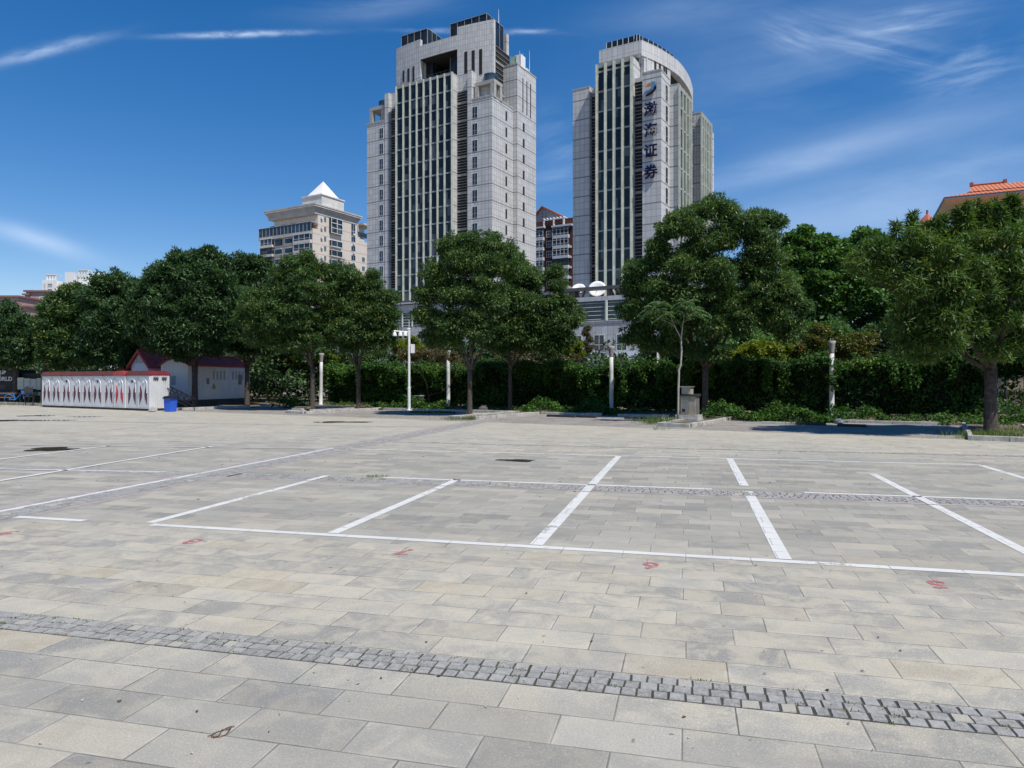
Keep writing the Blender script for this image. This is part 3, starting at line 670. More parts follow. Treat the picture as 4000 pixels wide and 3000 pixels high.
def right_tower():
    fr = Frame(2582.8, 125, TA); T = fr.root('office_tower', 'narrower grey stone office tower with blue characters down its corner', 'office tower', 'twin stone office towers')
    zx = lambda x: 2150 + x / 2.553; zy = lambda y: 50 + y / 2.553
    A = lambda x, b: fr.A(zx(x), b); B = lambda x, a: fr.B(zx(x), a); Z = lambda y, a, b: fr.Z(zy(y), a, b)
    PIT = 3.69; Z0 = Z(848, 0, 0)
    MS = facade('tower_stone_right', STONE, JOINT, .95, PIT / 3, .065, (PIT, Z0, .22), (.17, .17, .18))
    MP = facade('crown_stone_right', STONE, JOINT, 1.05, 1.6, .06, streak=.3)
    wall = MB()
    b1 = B(1190, 0); zsb = Z(572, 0, 0)
    wall.box(A(917, 0), 0, 0, b1, 0, zsb)                          # sign block
    bb = .6 ; ab = A(825, bb); bl = B(900, ab)                       # bay front, right edge, recess plane
    bl = min(bl, 5.5)
    zb = Z(432, ab, bb); zb0 = 16.2
    wall.box(A(442, bb), ab, bb + .25, bl, 0, zb)
    # left wing
    bw = bb + 2.2; zlw = Z(745, A(385, bw), bw); wall.box(A(224, bw), A(390, bw), bw, 14, 0, zlw)
    wall.box(A(395, bw + 1.0), A(437, bb) + .02, bw + 1.0, 13, Z(810, A(415, bw + 1), bw + 1), Z(752, A(415, bw + 1), bw + 1))
    # wall above recess between bay and sign block
    wall.box(ab + .01, A(915, 1.3), 1.3, 4, Z(688, A(880, 1.3), 1.3), Z(648, A(880, 1.3), 1.3))
    # core
    wall.box(A(442, bb) + 1, A(915, 2) + 1.5, bl + .01, 16, 0, zb - 1.5)
    # block behind the sign block
    a4 = fr.A(zx(1275), b1); b4 = B(1410, a4); z4 = Z(715, a4, b1)
    wall.box(-3, a4, b1 + .01, b4, 0, z4)
    # far block
    a5 = a4 - .4; b5 = B(1447, a5); a6 = fr.A(zx(1505), b5); b6 = B(1614, a6); z6 = Z(998, a6, b5)
    wall.box(a5 - 4, a6, b5, b6, 0, z6); wall.box(a6 - 3, fr.A(zx(1618), b6), b6 + .01, b6 + 1.0, 0, Z(1190, a6, b6))
    wall.build('tower_wall', MS, T)
    louvre(T, ab + .02, A(916, 1.6), 1.6, 15, Z(690, A(880, 1.6), 1.6)); louvre(T, A(391, bw + 1.2), A(437, bb) - .02, bw + 1.2, 15, Z(805, A(415, bw + 1), bw + 1))
    louvre(T, b4 + .05, b5 + .2, a5 - .5, 15, Z(985, a5, b5), 'a')
    for bx in ((A(917, 0) - .04, .06, -.06, b1, zsb, zsb + .3), (A(224, bw) - .05, A(390, bw), bw - .06, 14, zlw, zlw + .3), (-3, a4 + .05, b1, b4, z4, z4 + .25), (a5 - 4, a6 + .05, b5 - .05, b6, z6, z6 + .25)): MB().box(*bx).build('parapet', M_CONC, T)
    fins(T, [A(x, bb - .3) for x in (457, 543, 628, 714)] + [A(803, bb - .3)], bb + .15, A, zb0, zb - .2, Z(940, A(760, bb), bb), PIT, fd=.6, fw=.5)
    fins(T, [B(x, a4 + .3) for x in (1290, 1325, 1357, 1387, 1408)], a4 + .12, A, 14, z4 - .3, Z(940, a4, b1), PIT, fd=.34, fw=.5, face='a')
    fins(T, [B(x, a6 + .3) for x in (1512, 1535, 1557, 1582, 1604)], a6 + .12, A, 14, z6 - .3, Z(940, a4, b1), PIT, fd=.34, fw=.5, face='a')
    for k in range(15):
        z1 = Z(722, 0, B(1157, 0)) - k * PIT
        window(T, 'a', 0, B(1146, 0), B(1170, 0), z1 - 2.9, z1, 0, mat=M_VOID if k % 3 else M_WIN, fw=.06)
    # crown: beam over the front and long curved side
    bc = 3.2; zt = Z(270, A(910, bc), bc); aC = A(910, bc); zbm = Z(398, aC, bc)
    crown = MB()
    crown.box(A(485, bc), aC, bc, bc + 1.6, zbm, zt)
    crown.box(A(442, bb) + 1.2, aC - 2, bc + 1.61, 15, zb - 2, zt - .5)
    pts = [(aC, bc)] + [fr.fromz(zx(x), zy(y), zt) for x, y in ((1030, 322), (1120, 370), (1205, 425), (1280, 480), (1335, 550), (1380, 620), (1406, 690), (1421, 762))]
    sm = []
    for i in range(len(pts) - 1):
        for k in range(4): f = k / 4; sm.append((pts[i][0] + (pts[i + 1][0] - pts[i][0]) * f, pts[i][1] + (pts[i + 1][1] - pts[i][1]) * f))
    sm.append(pts[-1])
    for _ in range(3): sm = [sm[0]] + [((sm[i - 1][0] + 2 * sm[i][0] + sm[i + 1][0]) / 4, (sm[i - 1][1] + 2 * sm[i][1] + sm[i + 1][1]) / 4) for i in range(1, len(sm) - 1)] + [sm[-1]]
    def strip(mb, i0, i1, z0, z1, th=1.0, inset=0.0):
        for i in range(i0, i1):
            (x0, y0), (x1, y1) = sm[i], sm[i + 1]
            L = math.hypot(x1 - x0, y1 - y0); nx, ny = -(y1 - y0) / L, (x1 - x0) / L
            q = [(x0 + nx * inset, y0 + ny * inset), (x1 + nx * inset, y1 + ny * inset), (x1 + nx * th, y1 + ny * th), (x0 + nx * th, y0 + ny * th)]
            mb.hexa([(x, y, z0) for x, y in q], [(x, y, z1) for x, y in q])
    n = len(sm) - 1; npo = 12
    z_open = Z(575, *fr.fromz(zx(1228), zy(430), zt))
    strip(crown, 0, n, z_open, zt, 1.2)
    strip(crown, 1, npo, zsb - 8, z_open - .001, 1.4, .15)
    strip(crown, n - 2, n, Z(985, *sm[-1]), z_open - .001, 1.6)
    crown.box(A(905, bc + 1.6), aC + .6, bc + 1.3, bc + 1.9, zsb - 6, zbm + .2)
    crown.build('crown_wall', MP, T)
    iv = MB(); strip(iv, npo - 2, n, zt - 18, z_open + .2, 4.5, 1.25); iv.prism([(sm[npo - 3][0] - 1.8, sm[npo - 3][1]), (sm[-1][0] - 1.7, sm[-1][1] - .5), (sm[-1][0] - 8, sm[-1][1] - .5), (sm[npo][0] - 5, sm[npo][1] - .5)], zt - 18, z_open + .3); 
    iv.build('crown_recess', M_VOID, T)
    sl_ = MB()
    for x in (1042, 1088, 1132, 1173):
        best = min(range(len(sm)), key=lambda i: abs(2000 + F * fr.w(*sm[i])[0] / fr.w(*sm[i])[1] - zx(x)))
        (x0, y0), (x1, y1) = sm[best - 1], sm[best + 1]; L = math.hypot(x1 - x0, y1 - y0); tx, ty = (x1 - x0) / L, (y1 - y0) / L; nx, ny = ty, -tx; cx, cy = sm[best][0] - nx * .13, sm[best][1] - ny * .13; hw = .32
        q = [(cx - tx * hw + nx * .02 , cy - ty * hw + ny * .02), (cx + tx * hw + nx * .02, cy + ty * hw + ny * .02), (cx + tx * hw - nx * .3, cy + ty * hw - ny * .3), (cx - tx * hw - nx * .3, cy - ty * hw - ny * .3)]
        yt = 428 + (x - 1042) * .58; mb = MB(); mb.hexa([(a, b, Z(yt + 175, cx, cy)) for a, b in q], [(a, b, Z(yt, cx, cy)) for a, b in q]); mb.build('crown_window', M_VOID, T)
    # roof glazing set back behind the parapet
    g = MB(); mu = MB(); gz = Z(215, A(890, bc + 1.2), bc + 1.2)
    g.box(A(560, bc + 1.2), A(890, bc + 1.2), bc + 1.2, bc + 1.5, zt - .3, gz)
    k0 = A(560, bc + 1.2); k1 = A(890, bc + 1.2)
    for i in range(7): x = k0 + (k1 - k0) * i / 6; mu.box(x - .05, x + .05, bc + 1.12, bc + 1.198, zt - .3, gz)
    ins = [(x - 1.3, y + .9) for x, y in sm]
    for i in range(0, n - 8):
        (x0, y0), (x1, y1) = ins[i], ins[i + 1]; g.hexa([(x0, y0, zt - .3), (x1, y1, zt - .3), (x1 - .3, y1, zt - .3), (x0 - .3, y0, zt - .3)], [(x0, y0, gz), (x1, y1, gz), (x1 - .3, y1, gz), (x0 - .3, y0, gz)])
        if i % 2 == 0: mu.box(x0 - .02, x0 + .07, y0 - .05, y0 + .05, zt - .3, gz)
    o = g.build('roof_glazing', M_RGLASS, T); mu.build('mullion', M_FRAME, o)
    # sign: emblem and four characters down the corner block
    M_BLUE = simple('sign_blue', (.006, .010, .060), .8, var=.1, spec=.1); M_LB = simple('sign_light_blue', (.13, .26, .42), .4, var=.1); M_OR = simple('sign_orange', (.62, .20, .04), .4, var=.1)
    sg = empty('tower_sign', (0, 0, 0)); sg.parent = T
    ac = A(1006, 0)
    for ch, y in zip('\u6e24\u6d77\u8bc1\u5238', (965, 1175, 1380, 1590)):
        zc = Z(y, ac, 0); s_ = 2.55
        text_obj('character', ch, s_, M_BLUE, sg, (ac, -.35, zc - s_ * .36), (R(90), 0, 0), .10, .035)
    def emb(pts_, mat, d):
        m = MB(); m.xprism([(A(x, 0), Z(y, ac, 0)) for x, y in pts_], -.35 - d, -.2); m.build('emblem', mat, sg)
    emb([(957, 830), (962, 812), (1000, 800), (1030, 780), (1040, 755), (1035, 735), (1050, 733), (1062, 750), (1058, 775), (1035, 800), (1000, 818)], M_BLUE, 0)
    emb([(962, 795), (960, 775), (985, 770), (1008, 755), (1012, 735), (1000, 720), (1010, 700), (1035, 695), (1053, 705), (1055, 728), (1042, 752), (1015, 775), (985, 790)], M_LB, .03)
    emb([(963, 735), (972, 712), (990, 702), (1006, 706), (1000, 722), (985, 738)], M_OR, .06)
    # podium
    def q8(x, y): return 2050 + x / 4.1475, 1050 + y / 4.1475
    pb = -7.0
    def pA(x): return fr.A(q8(x, 0)[0], pb)
    def pZ(x, y): return fr.Z(q8(x, y)[1], pA(x), pb)
    a0, a1 = fr.A(2215, pb), 15.0
    zpt, zpb, zgb, zdl, = pZ(750, 475), pZ(750, 545), pZ(980, 852), pZ(1300, 930)
    PS = facade('podium_stone_right', (.50, .50, .51), JOINT, 1.1, 1.9, .055, streak=.15)
    m = MB(); m.box(a0, a1, pb + .6, 22, 0, zpt - .02); m.box(a0 - .1, a1, pb, pb + .59, zpb, zpt); m.box(a0 - .1, a1, pb, pb + .59, zdl + .45, zgb); m.box(a0 - .05, a1, pb + .15, pb + .59, zdl, zdl + .449); m.box(a0 - .1, a1, pb, pb + .59, 0, zdl - .001)
    m.box(a0 - .2, a1, pb - .12, pb - .002, zgb - .15, zgb + .02)
    m.build('podium_wall', PS, T)
    g = MB(); g.box(a0, a1, pb + .35, pb + .598, zgb, zpb); gl = g.build('podium_glazing', M_BGLASS, T)
    m = MB()
    for i in range(5): z = zgb + (zpb - zgb) * (i + .35) / 4.9; m.tube([(a0, pb + .15, z), (a1, pb + .15, z)], .06, 6)
    m.build('podium_rail', M_PIL, gl)
    m = MB()
    for x in (748, 1318, 1900): a = pA(x); m.tube([(a, pb + .05, zgb), (a, pb + .05, zpb)], .28, 10)
    m.build('podium_column', M_PIL, T)
    for x0, x1 in ((1115, 1295), (1480, 1660), (760, 930)): window(T, 'b', pb, pA(x0), pA(x1), pZ(1300, 1340), pZ(1300, 1060), 1, hbar=True, fw=.16)
    # canopy on the podium roof
    zc0 = pZ(1100, 335); m = MB(); m.box(a0 - 3.2, a1, pb + .4, pb + 2.0, zc0, zc0 + .55)
    for x in (755, 1318, 1700): a = pA(x); m.box(a - .25, a + .25, pb + .9, pb + 1.4, zpt, zc0)
    m.build('roof_canopy', simple('canopy_metal', (.10, .10, .095), .5, var=.3), T)
    for x in (700, 800, 1370, 1450, 1530, 1610):  # slanted V pairs stand for the backs of unreadable roof-sign letters
        a = pA(x); m = MB(); m.hexa([(a, pb + 1.7, zpt), (a + .4, pb + 1.7, zpt), (a + .4, pb + 1.9, zpt), (a, pb + 1.9, zpt)], [(a - .7, pb + 1.7, zc0), (a - .2, pb + 1.7, zc0), (a - .2, pb + 1.9, zc0), (a - .7, pb + 1.9, zc0)])
        m.hexa([(a + .45, pb + 1.7, zpt), (a + .9, pb + 1.7, zpt), (a + .9, pb + 1.9, zpt), (a + .45, pb + 1.9, zpt)], [(a + 1.1, pb + 1.7, zc0), (a + 1.5, pb + 1.7, zc0), (a + 1.5, pb + 1.9, zc0), (a + 1.1, pb + 1.9, zc0)])
        m.build('roof_letter_stub', simple('letter_brown', (.16, .12, .11), .6), T)
    # white shop sign with characters
    z0, z1 = pZ(1300, 1480), pZ(1300, 1345); m = MB(); m.box(pA(1075) - 4.2, pA(1075) + 12, pb - .3, pb - .14, z0, z1)
    sb = m.build('fascia_sign', simple('sign_white', (.74, .76, .80), .35, var=.05), T)
    for ch, x in zip('\u6e24\u6d77\u8bc1\u5238', (880, 1010, 1143, 1280)):
        text_obj('character', ch, (z1 - z0) * .66, M_BLUE, sb, (pA(x), pb - .32, z0 + (z1 - z0) * .24), (R(90), 0, 0), .02, .03)
    # satellite dishes standing on the podium roof
    for (x, y, r, lab) in ((1175, 340, 1.58, 'large white satellite dish behind the tower canopy'), (875, 345, 1.25, 'smaller white satellite dish left of the large one')):
        b_ = pb + 3.6; a = fr.A(q8(x, 0)[0], b_); z = fr.Z(q8(x, y)[1], a, b_); X, Y_ = fr.w(a, b_)
        d = empty('satellite_dish', (X, Y_, zpt), 0, lab, 'satellite dish', 'satellite dishes on the podium roof')
        m = MB(); m.lathe([(.02, 0), (r * .35, .05), (r * .7, .18), (r, .4), (r * .99, .43), (r * .69, .22), (r * .34, .1), (.02, .05)], 28)
        o = m.build('reflector', M_WHITE_M, d, True); o.location = (0, 0, z - zpt); o.rotation_euler = (R(66 if r > 1.4 else 50), R(-5), R(-12))
        m = MB(); m.tube([(0, .8, 0), (0, .3, z - zpt)], .12, 8); m.tube([(0, .2, z - zpt), (.1, -1.2, z - zpt + .5)], .04, 6); m.build('mount', M_FRAME, d)
right_tower()
# ------------------------------------------------------------------ FOLIAGE
def unit(v): return v / np.maximum(np.linalg.norm(v, axis=1, keepdims=True), 1e-6)
def leaf_mesh(name, P0, D, N, L, Wd, tone, mat, parent=None, tone_var=.25, **tg):
    """kite-shaped leaves: base point P0, direction D, normal hint N, lengths L, widths Wd"""
    D = unit(D); S = unit(np.cross(D, N)); n = len(P0); L = L[:, None]; Wd = Wd[:, None]
    V = np.empty((n, 4, 3)); Nn = np.cross(S, D)
    V[:, 0] = P0; V[:, 1] = P0 + D * L * .42 + S * Wd * .5; V[:, 2] = P0 + D * L - Nn * L * .12; V[:, 3] = P0 + D * L * .42 - S * Wd * .5
    me = bpy.data.meshes.new(name); me.vertices.add(n * 4); me.loops.add(n * 4); me.polygons.add(n)
    me.vertices.foreach_set('co', V.ravel()); me.loops.foreach_set('vertex_index', np.arange(n * 4, dtype=np.int32))
    me.polygons.foreach_set('loop_start', np.arange(0, n * 4, 4, dtype=np.int32)); me.polygons.foreach_set('loop_total', np.full(n, 4, dtype=np.int32))
    me.update(calc_edges=True); me.materials.append(mat)
    a = me.attributes.new('tone', 'FLOAT', 'FACE'); a.data.foreach_set('value', np.clip(tone, 0, 1).astype(np.float32))
    o = bpy.data.objects.new(name, me); COL.objects.link(o)
    if parent: o.parent = parent
    tag(o, **tg); return o
def spray(centres, rad, n_per, L, Wd, rng, droop=.35, spread=1.0, upn=.8, tone_c=None, tv=.22, flat=.75):
    """leaves radiating from clump centres"""
    m = len(centres); C = np.repeat(centres, n_per, 0); Rr = np.repeat(rad, n_per)
    d = unit(rng.normal(size=(m * n_per, 3))); d[:, 2] = np.where(d[:, 2] < -.3, -d[:, 2] * .6, d[:, 2]); d = unit(d)
    rr = Rr * rng.uniform(.25, 1, m * n_per) ** .6
    P = C + d * rr[:, None] * np.array([1, 1, flat])
    D = d * spread * .8 + rng.normal(size=P.shape) * .7; D[:, 2] -= droop
    N = np.stack([rng.normal(0, .45, len(P)), rng.normal(0, .45, len(P)), np.full(len(P), upn)], 1) + d * .5
    tc = rng.uniform(.15, .85, m) if tone_c is None else tone_c
    T = np.repeat(tc, n_per) + rng.normal(0, tv, len(P))
    return P, D, N, rng.uniform(.7, 1.25, len(P)) * L, rng.uniform(.8, 1.2, len(P)) * Wd, T
def cat(parts): return [np.concatenate([p[i] for p in parts]) for i in range(6)]

M_LEAF = leafmat('ash_leaf', (.030, .070, .022), (.095, .165, .045), (.20, .24, .05), .07, .27, .5, .35)
M_LEAF_D = leafmat('dark_leaf', (.025, .060, .024), (.072, .135, .045), None, 0, .24, .5, .32)
M_LEAF_R = leafmat('willow_leaf', (.032, .075, .020), (.13, .21, .045), (.24, .24, .05), .05, .26, .5, .28)
M_LEAF_P = leafmat('plane_leaf', (.045, .105, .025), (.125, .235, .055), None, 0, .28)
M_IVY = leafmat('ivy_leaf', (.014, .042, .010), (.072, .165, .026), (.16, .22, .04), .04, .25, .6, .18)
M_YEL = leafmat('yellow_leaf', (.09, .14, .015), (.26, .29, .03), None, 0, .35)
M_OLV = leafmat('olive_leaf', (.06, .09, .02), (.16, .165, .035), (.24, .14, .05), .10, .3)
M_BRN = leafmat('brown_vine', (.06, .07, .025), (.17, .13, .07), None, 0, .25)
M_GRASS = leafmat('grass_blade', (.06, .12, .02), (.16, .24, .05), (.30, .27, .12), .1, .3)
M_BARK = simple('bark', (.105, .085, .07), .95, var=.6, scale=9, bump=1.0, dirt=((.06, .05, .04), .6))
M_BARKL = simple('pale_bark', (.34, .30, .25), .9, var=.3, scale=5, bump=.5, dirt=((.16, .13, .10), .4))

def limb(mb, p0, p1, r0, r1, rng, n=5, sag=.12, sides=7):
    p0, p1 = np.array(p0), np.array(p1); L = np.linalg.norm(p1 - p0); pts = []
    o = rng.normal(0, .05, 3) * L
    for i in range(n + 1):
        t = i / n; q = p0 + (p1 - p0) * t + o * math.sin(math.pi * t) + rng.normal(0, .012, 3) * L * (0 < i < n)
        q[2] += sag * L * t * (1 - t); pts.append(q)
    mb.tube(pts, [r0 + (r1 - r0) * i / n for i in range(n + 1)], sides)
def tree(name, label, base, lobes, conv, mat, seed, trunk_r=.17, fork=2.1, leafL=.175, leafW=.052, dens=1.0, thick=.62, group=None, cat_='tree', droop=.35,
         bark=None, base_xy=None, clump=.42, nper=58, core=True, zfloor=1.5, lean=(0, 0), ref_r=None, tv=.22, sprigs=()):
    rng = np.random.default_rng(seed)
    bx, by = base_xy if base_xy else gpt(*base)
    T = empty(name, (bx, by, 0), 0, label, cat_, group)
    if cat_ == 'shrub': lobes = [(x + rng.normal(0, r * .35), y + rng.normal(0, r * .25), r * rng.uniform(.4, .75)) for x, y, r in lobes for _ in range(3)]
    us = np.array([[conv(x, y)[0], conv(x, y)[1], 1.11 * r * (conv(1, 0)[0] - conv(0, 0)[0])] for x, y, r in lobes], float)
    k = by / F
    X = (us[:, 0] - 2000) * k - bx; Zc = CH - (us[:, 1] - HV) * k; Rr = us[:, 2] * k
    cx = np.average(X, weights=Rr ** 2); cz = np.average(Zc, weights=Rr ** 2)
    half = max((X + Rr).max() - cx, cx - (X - Rr).min()); hz = max((Zc + Rr).max() - cz, cz - (Zc - Rr).min())
    C = []; RR = []
    for x, z, r in zip(X, Zc, Rr):
        e = 1 - min(.96, ((x - cx) / half) ** 2 + ((z - cz) / hz) ** 2 * .8)
        dp = half * thick * math.sqrt(e)
        for sgn in (-1, 1):
            dy = sgn * dp * rng.uniform(.55, .95); f = (by + dy) / by
            C.append(((x + bx) * f - bx, dy, CH + (z - CH) * f)); RR.append(r * f)
        if core and dp > 1.2: C.append((x, rng.uniform(-.2, .2) * dp, z)); RR.append(r)
    C = np.array(C); RR = np.array(RR)
    # clump centres over each lobe's outer shell
    cc = []; cr = []
    for c, r in zip(C, RR):
        m = max(4, int(dens * 15 * (r / clump) ** 1.5)); d = unit(rng.normal(size=(m, 3)))
        s = rng.uniform(.25, 1, m) ** .5 * max(r - clump * .4, .1)
        q = c + d * s[:, None]; cc.append(q); cr.append(np.full(m, clump) * rng.uniform(.6, 1.2, m))
    for c, r in zip(C, RR):           # loose sprigs that break the outline
        m = 3; d = unit(rng.normal(size=(m, 3))); d[:, 2] = np.abs(d[:, 2]) * .9 + .1
        cc.append(c + d * (r * rng.uniform(.95, 1.25, m))[:, None]); cr.append(np.full(m, clump * .42))
    cc = np.concatenate(cc); cr = np.concatenate(cr); ok = cc[:, 2] > zfloor; cc, cr = cc[ok], cr[ok]
    shoots = []
    for x, y0, y1 in sprigs:
        u0, v0 = conv(x, y0); _, v1 = conv(x, y1); dy = rng.uniform(-1.0, .4); Yk = (by + dy) / F
        xx = (u0 - 2000) * Yk - bx; za, zb_ = CH - (v0 - HV) * Yk, CH - (v1 - HV) * Yk; n_ = max(3, int((za - zb_) / .10)); ln_ = rng.normal(0, .12)
        q = np.stack([xx + ln_ * np.linspace(0, 1, n_), np.full(n_, dy), np.linspace(zb_, za, n_)], 1) + rng.normal(0, .02, (n_, 3))
        shoots.append(q); cc = np.concatenate([cc, q, q]); cr = np.concatenate([cr, np.linspace(.2, .09, n_), np.linspace(.2, .09, n_)])
    lt = rng.uniform(.15, .85, len(cc)); parts = spray(cc, cr, nper if not sprigs else 40, leafL, leafW, rng, droop, tone_c=lt, tv=tv)
    leaf_mesh('crown', *parts, mat, T)
    mb = MB(); top = np.array([lean[0], lean[1], fork])
    pts = [(0, 0, -.05), (0, 0, .12), (lean[0] * .3, lean[1] * .3, fork * .35), (lean[0] * .7, lean[1] * .7, fork * .7), tuple(top)]
    mb.tube(pts, [trunk_r * 1.35, trunk_r * 1.08, trunk_r * .95, trunk_r * .88, trunk_r * .95], 14)
    # main limbs fork then reach the lobes
    order = rng.permutation(len(C)); nm = 5; mains = []
    for i in range(nm):
        a = 2 * math.pi * i / nm + rng.uniform(-.3, .3); rd = half * .33
        e = top + np.array([math.cos(a) * rd, math.sin(a) * rd, (cz - fork) * rng.uniform(.55, .8)])
        e[0] += (cx - lean[0]) * .5
        limb(mb, top - [0, 0, .12], e, trunk_r * .52, trunk_r * .30, rng, 6, .02, 8); mains.append(e)
    mains = np.array(mains)
    for c in C[order[:28]]:
        j = np.argmin(np.linalg.norm(mains - c, axis=1)); 
        if np.linalg.norm(c - mains[j]) > .4: limb(mb, mains[j], c, trunk_r * .26, trunk_r * .06, rng, 5, .06, 5)
    for q in shoots: mb.tube([tuple(q[0]), tuple(q[len(q) // 2]), tuple(q[-1])], [.02, .012, .005], 5)
    mb.build('trunk', bark or M_BARK, T, True)
    return T
def zc(ox, oy, s): return lambda x, y: (ox + x / s, oy + y / s)
Z4 = zc(1550, 850, 2.074); Z5 = zc(2350, 750, 1.843); Z6 = zc(3100, 750, 1.659); Z3 = zc(500, 950, 2.011); Z6A = zc(0, 1000, 2.212)
GT = 'ash trees in the row of pits along the hedge'
tree('ash_tree', 'round-crowned green tree with a forked trunk, just right of the white camera mast', (1835, 1623),
     [(430, 250, 85), (600, 220, 85), (760, 210, 70), (890, 290, 75), (520, 370, 130), (740, 390, 140), (320, 480, 100), (240, 640, 80), (460, 600, 140), (680, 620, 140), (240, 810, 95), (400, 880, 120), (590, 860, 130), (300, 990, 90), (440, 1010, 80), (670, 960, 80), (920, 430, 95), (800, 700, 90)],
     Z4, M_LEAF, 1, .125, 2.25, group=GT)
tree('ash_tree', 'spreading tree behind the round-crowned one, with a lighter right flank over the podium', (1993, 1603),
     [(1000, 470, 110), (1100, 520, 90), (1285, 460, 55), (1300, 560, 60), (900, 640, 130), (1060, 730, 140), (1230, 740, 100), (1370, 700, 65), (1420, 830, 85), (1300, 870, 110), (1130, 920, 120), (950, 920, 120), (1230, 1040, 80), (1370, 990, 70), (860, 1040, 80), (1060, 1030, 80), (950, 340, 60), (1280, 1100, 45), (850, 780, 120), (800, 900, 120), (780, 680, 90), (900, 990, 90), (760, 1000, 80)],
     Z4, M_LEAF, 2, .115, 2.3, group=GT)
tree('ash_tree', 'largest dark green tree, standing behind the grey utility cabinet', (2755, 1628),
     [(820, 110, 65), (740, 150, 75), (900, 160, 80), (1140, 210, 80), (1240, 235, 65), (1040, 260, 95), (560, 240, 80), (480, 290, 70), (650, 260, 75), (400, 410, 55), (880, 330, 110), (1150, 370, 115), (700, 430, 115), (420, 500, 95), (250, 580, 80), (600, 560, 115), (850, 600, 125), (1100, 560, 125), (1240, 500, 75), (1270, 680, 95), (240, 700, 85), (420, 720, 115), (220, 860, 80), (380, 890, 120), (620, 800, 130), (880, 780, 130), (1120, 760, 130), (1340, 750, 95), (1430, 840, 60), (1000, 930, 120), (1240, 910, 115), (1370, 970, 75), (760, 960, 110), (520, 1000, 105), (270, 1010, 80), (340, 1100, 60), (500, 1130, 70), (820, 1170, 75), (1330, 1050, 50), (680, 1160, 60), (200, 1080, 40)],
     Z5, M_LEAF, 3, .155, 2.3, group=GT, leafL=.175)
tree('ash_tree', 'nearest tree with long feathery leaves and bare twigs, its thick trunk in the kerbed pit', (3870, 1695),
     [(1400, 300, 90), (1200, 340, 95), (1000, 390, 105), (820, 350, 95), (690, 420, 80), (540, 400, 80), (430, 480, 70), (880, 500, 100), (1000, 590, 105), (1150, 520, 100), (1300, 550, 105), (1450, 480, 85), (600, 540, 80), (750, 640, 90), (1050, 710, 95), (1260, 670, 80), (820, 790, 100), (700, 890, 80), (1000, 840, 105), (850, 960, 95), (1000, 980, 90), (720, 1050, 60), (1150, 880, 70), (1330, 850, 90), (1450, 840, 70), (1310, 1060, 70), (1400, 1040, 50), (1480, 990, 60), (1500, 650, 80), (1560, 290, 110), (1620, 500, 120), (1640, 740, 120), (1600, 950, 90), (840, 1090, 40)],
     Z6, M_LEAF_R, 4, .19, 2.1, leafL=.21, leafW=.042, clump=.36, nper=46, dens=.8, group=GT, droop=.3, thick=.5,
     sprigs=[(1410, 40, 260), (1300, 80, 260), (1180, 75, 290), (1105, 90, 290), (1050, 120, 290), (950, 190, 330), (890, 195, 330), (770, 160, 290), (670, 205, 330), (1240, 95, 270), (1465, 40, 240), (1350, 90, 260), (1000, 160, 320), (830, 210, 300), (1150, 130, 280), (1430, 120, 260)])
tree('ash_tree', 'tree with a fanned fork of limbs left of the leaning white lamp column', (1221, 1602),
     [(1420, 130, 60), (1300, 190, 80), (1450, 220, 75), (1200, 300, 90), (1350, 320, 115), (1470, 400, 100), (1190, 430, 95), (980, 430, 60), (960, 500, 70), (1100, 520, 110), (1300, 500, 130), (920, 600, 75), (1040, 640, 110), (1200, 650, 115), (1340, 650, 120), (1440, 600, 85), (1010, 740, 90), (1200, 770, 100), (1340, 790, 90), (1450, 770, 60)],
     Z3, M_LEAF, 5, .14, 2.5, group=GT)
tree('ash_tree', 'rounded tree with yellowish leaf tips between the leaning lamp column and the camera mast', (1400, 1600),
     [(1640, 240, 85), (1570, 240, 60), (1750, 280, 75), (1640, 380, 110), (1800, 400, 105), (1920, 260, 40), (1910, 330, 50), (1950, 400, 75), (2050, 450, 70), (1600, 520, 110), (1760, 540, 120), (1920, 550, 110), (2060, 560, 70), (1560, 650, 90), (1700, 690, 120), (1880, 690, 110), (2040, 680, 80), (1600, 760, 80), (1740, 790, 80), (1930, 790, 90), (2040, 760, 70)],
     Z3, M_LEAF, 6, .13, 2.5, group=GT)
tree('ash_tree', 'broad dark tree between the blue bin and the white substation', (761, 1591),
     [(640, 100, 55), (560, 120, 50), (400, 140, 65), (480, 160, 60), (720, 160, 60), (350, 220, 80), (600, 220, 100), (250, 260, 70), (480, 290, 120), (700, 310, 110), (170, 330, 70), (330, 380, 120), (560, 420, 130), (770, 400, 95), (110, 430, 85), (250, 520, 120), (450, 560, 140), (690, 560, 120), (80, 560, 80), (100, 680, 95), (280, 690, 130), (480, 710, 130), (650, 690, 110), (740, 730, 80), (200, 800, 75), (350, 820, 90), (520, 820, 90), (650, 830, 75), (420, 890, 50)],
     Z3, M_LEAF_D, 7, .19, 2.6, group=GT, clump=.5, leafL=.24, leafW=.08)
tree('ash_tree', 'dark tree at the far end of the white substation', (965, 1584),
     [(900, 160, 60), (980, 170, 65), (1060, 210, 60), (850, 210, 60), (960, 270, 100), (1080, 290, 90), (880, 380, 100), (1010, 400, 105), (830, 520, 85), (950, 560, 95), (1090, 480, 100), (860, 690, 85), (970, 770, 85), (1040, 690, 80), (840, 800, 60), (940, 840, 50), (1050, 840, 50), (1130, 830, 40)],
     Z3, M_LEAF_D, 8, .16, 2.7, group=GT, clump=.5, leafL=.25, leafW=.08)
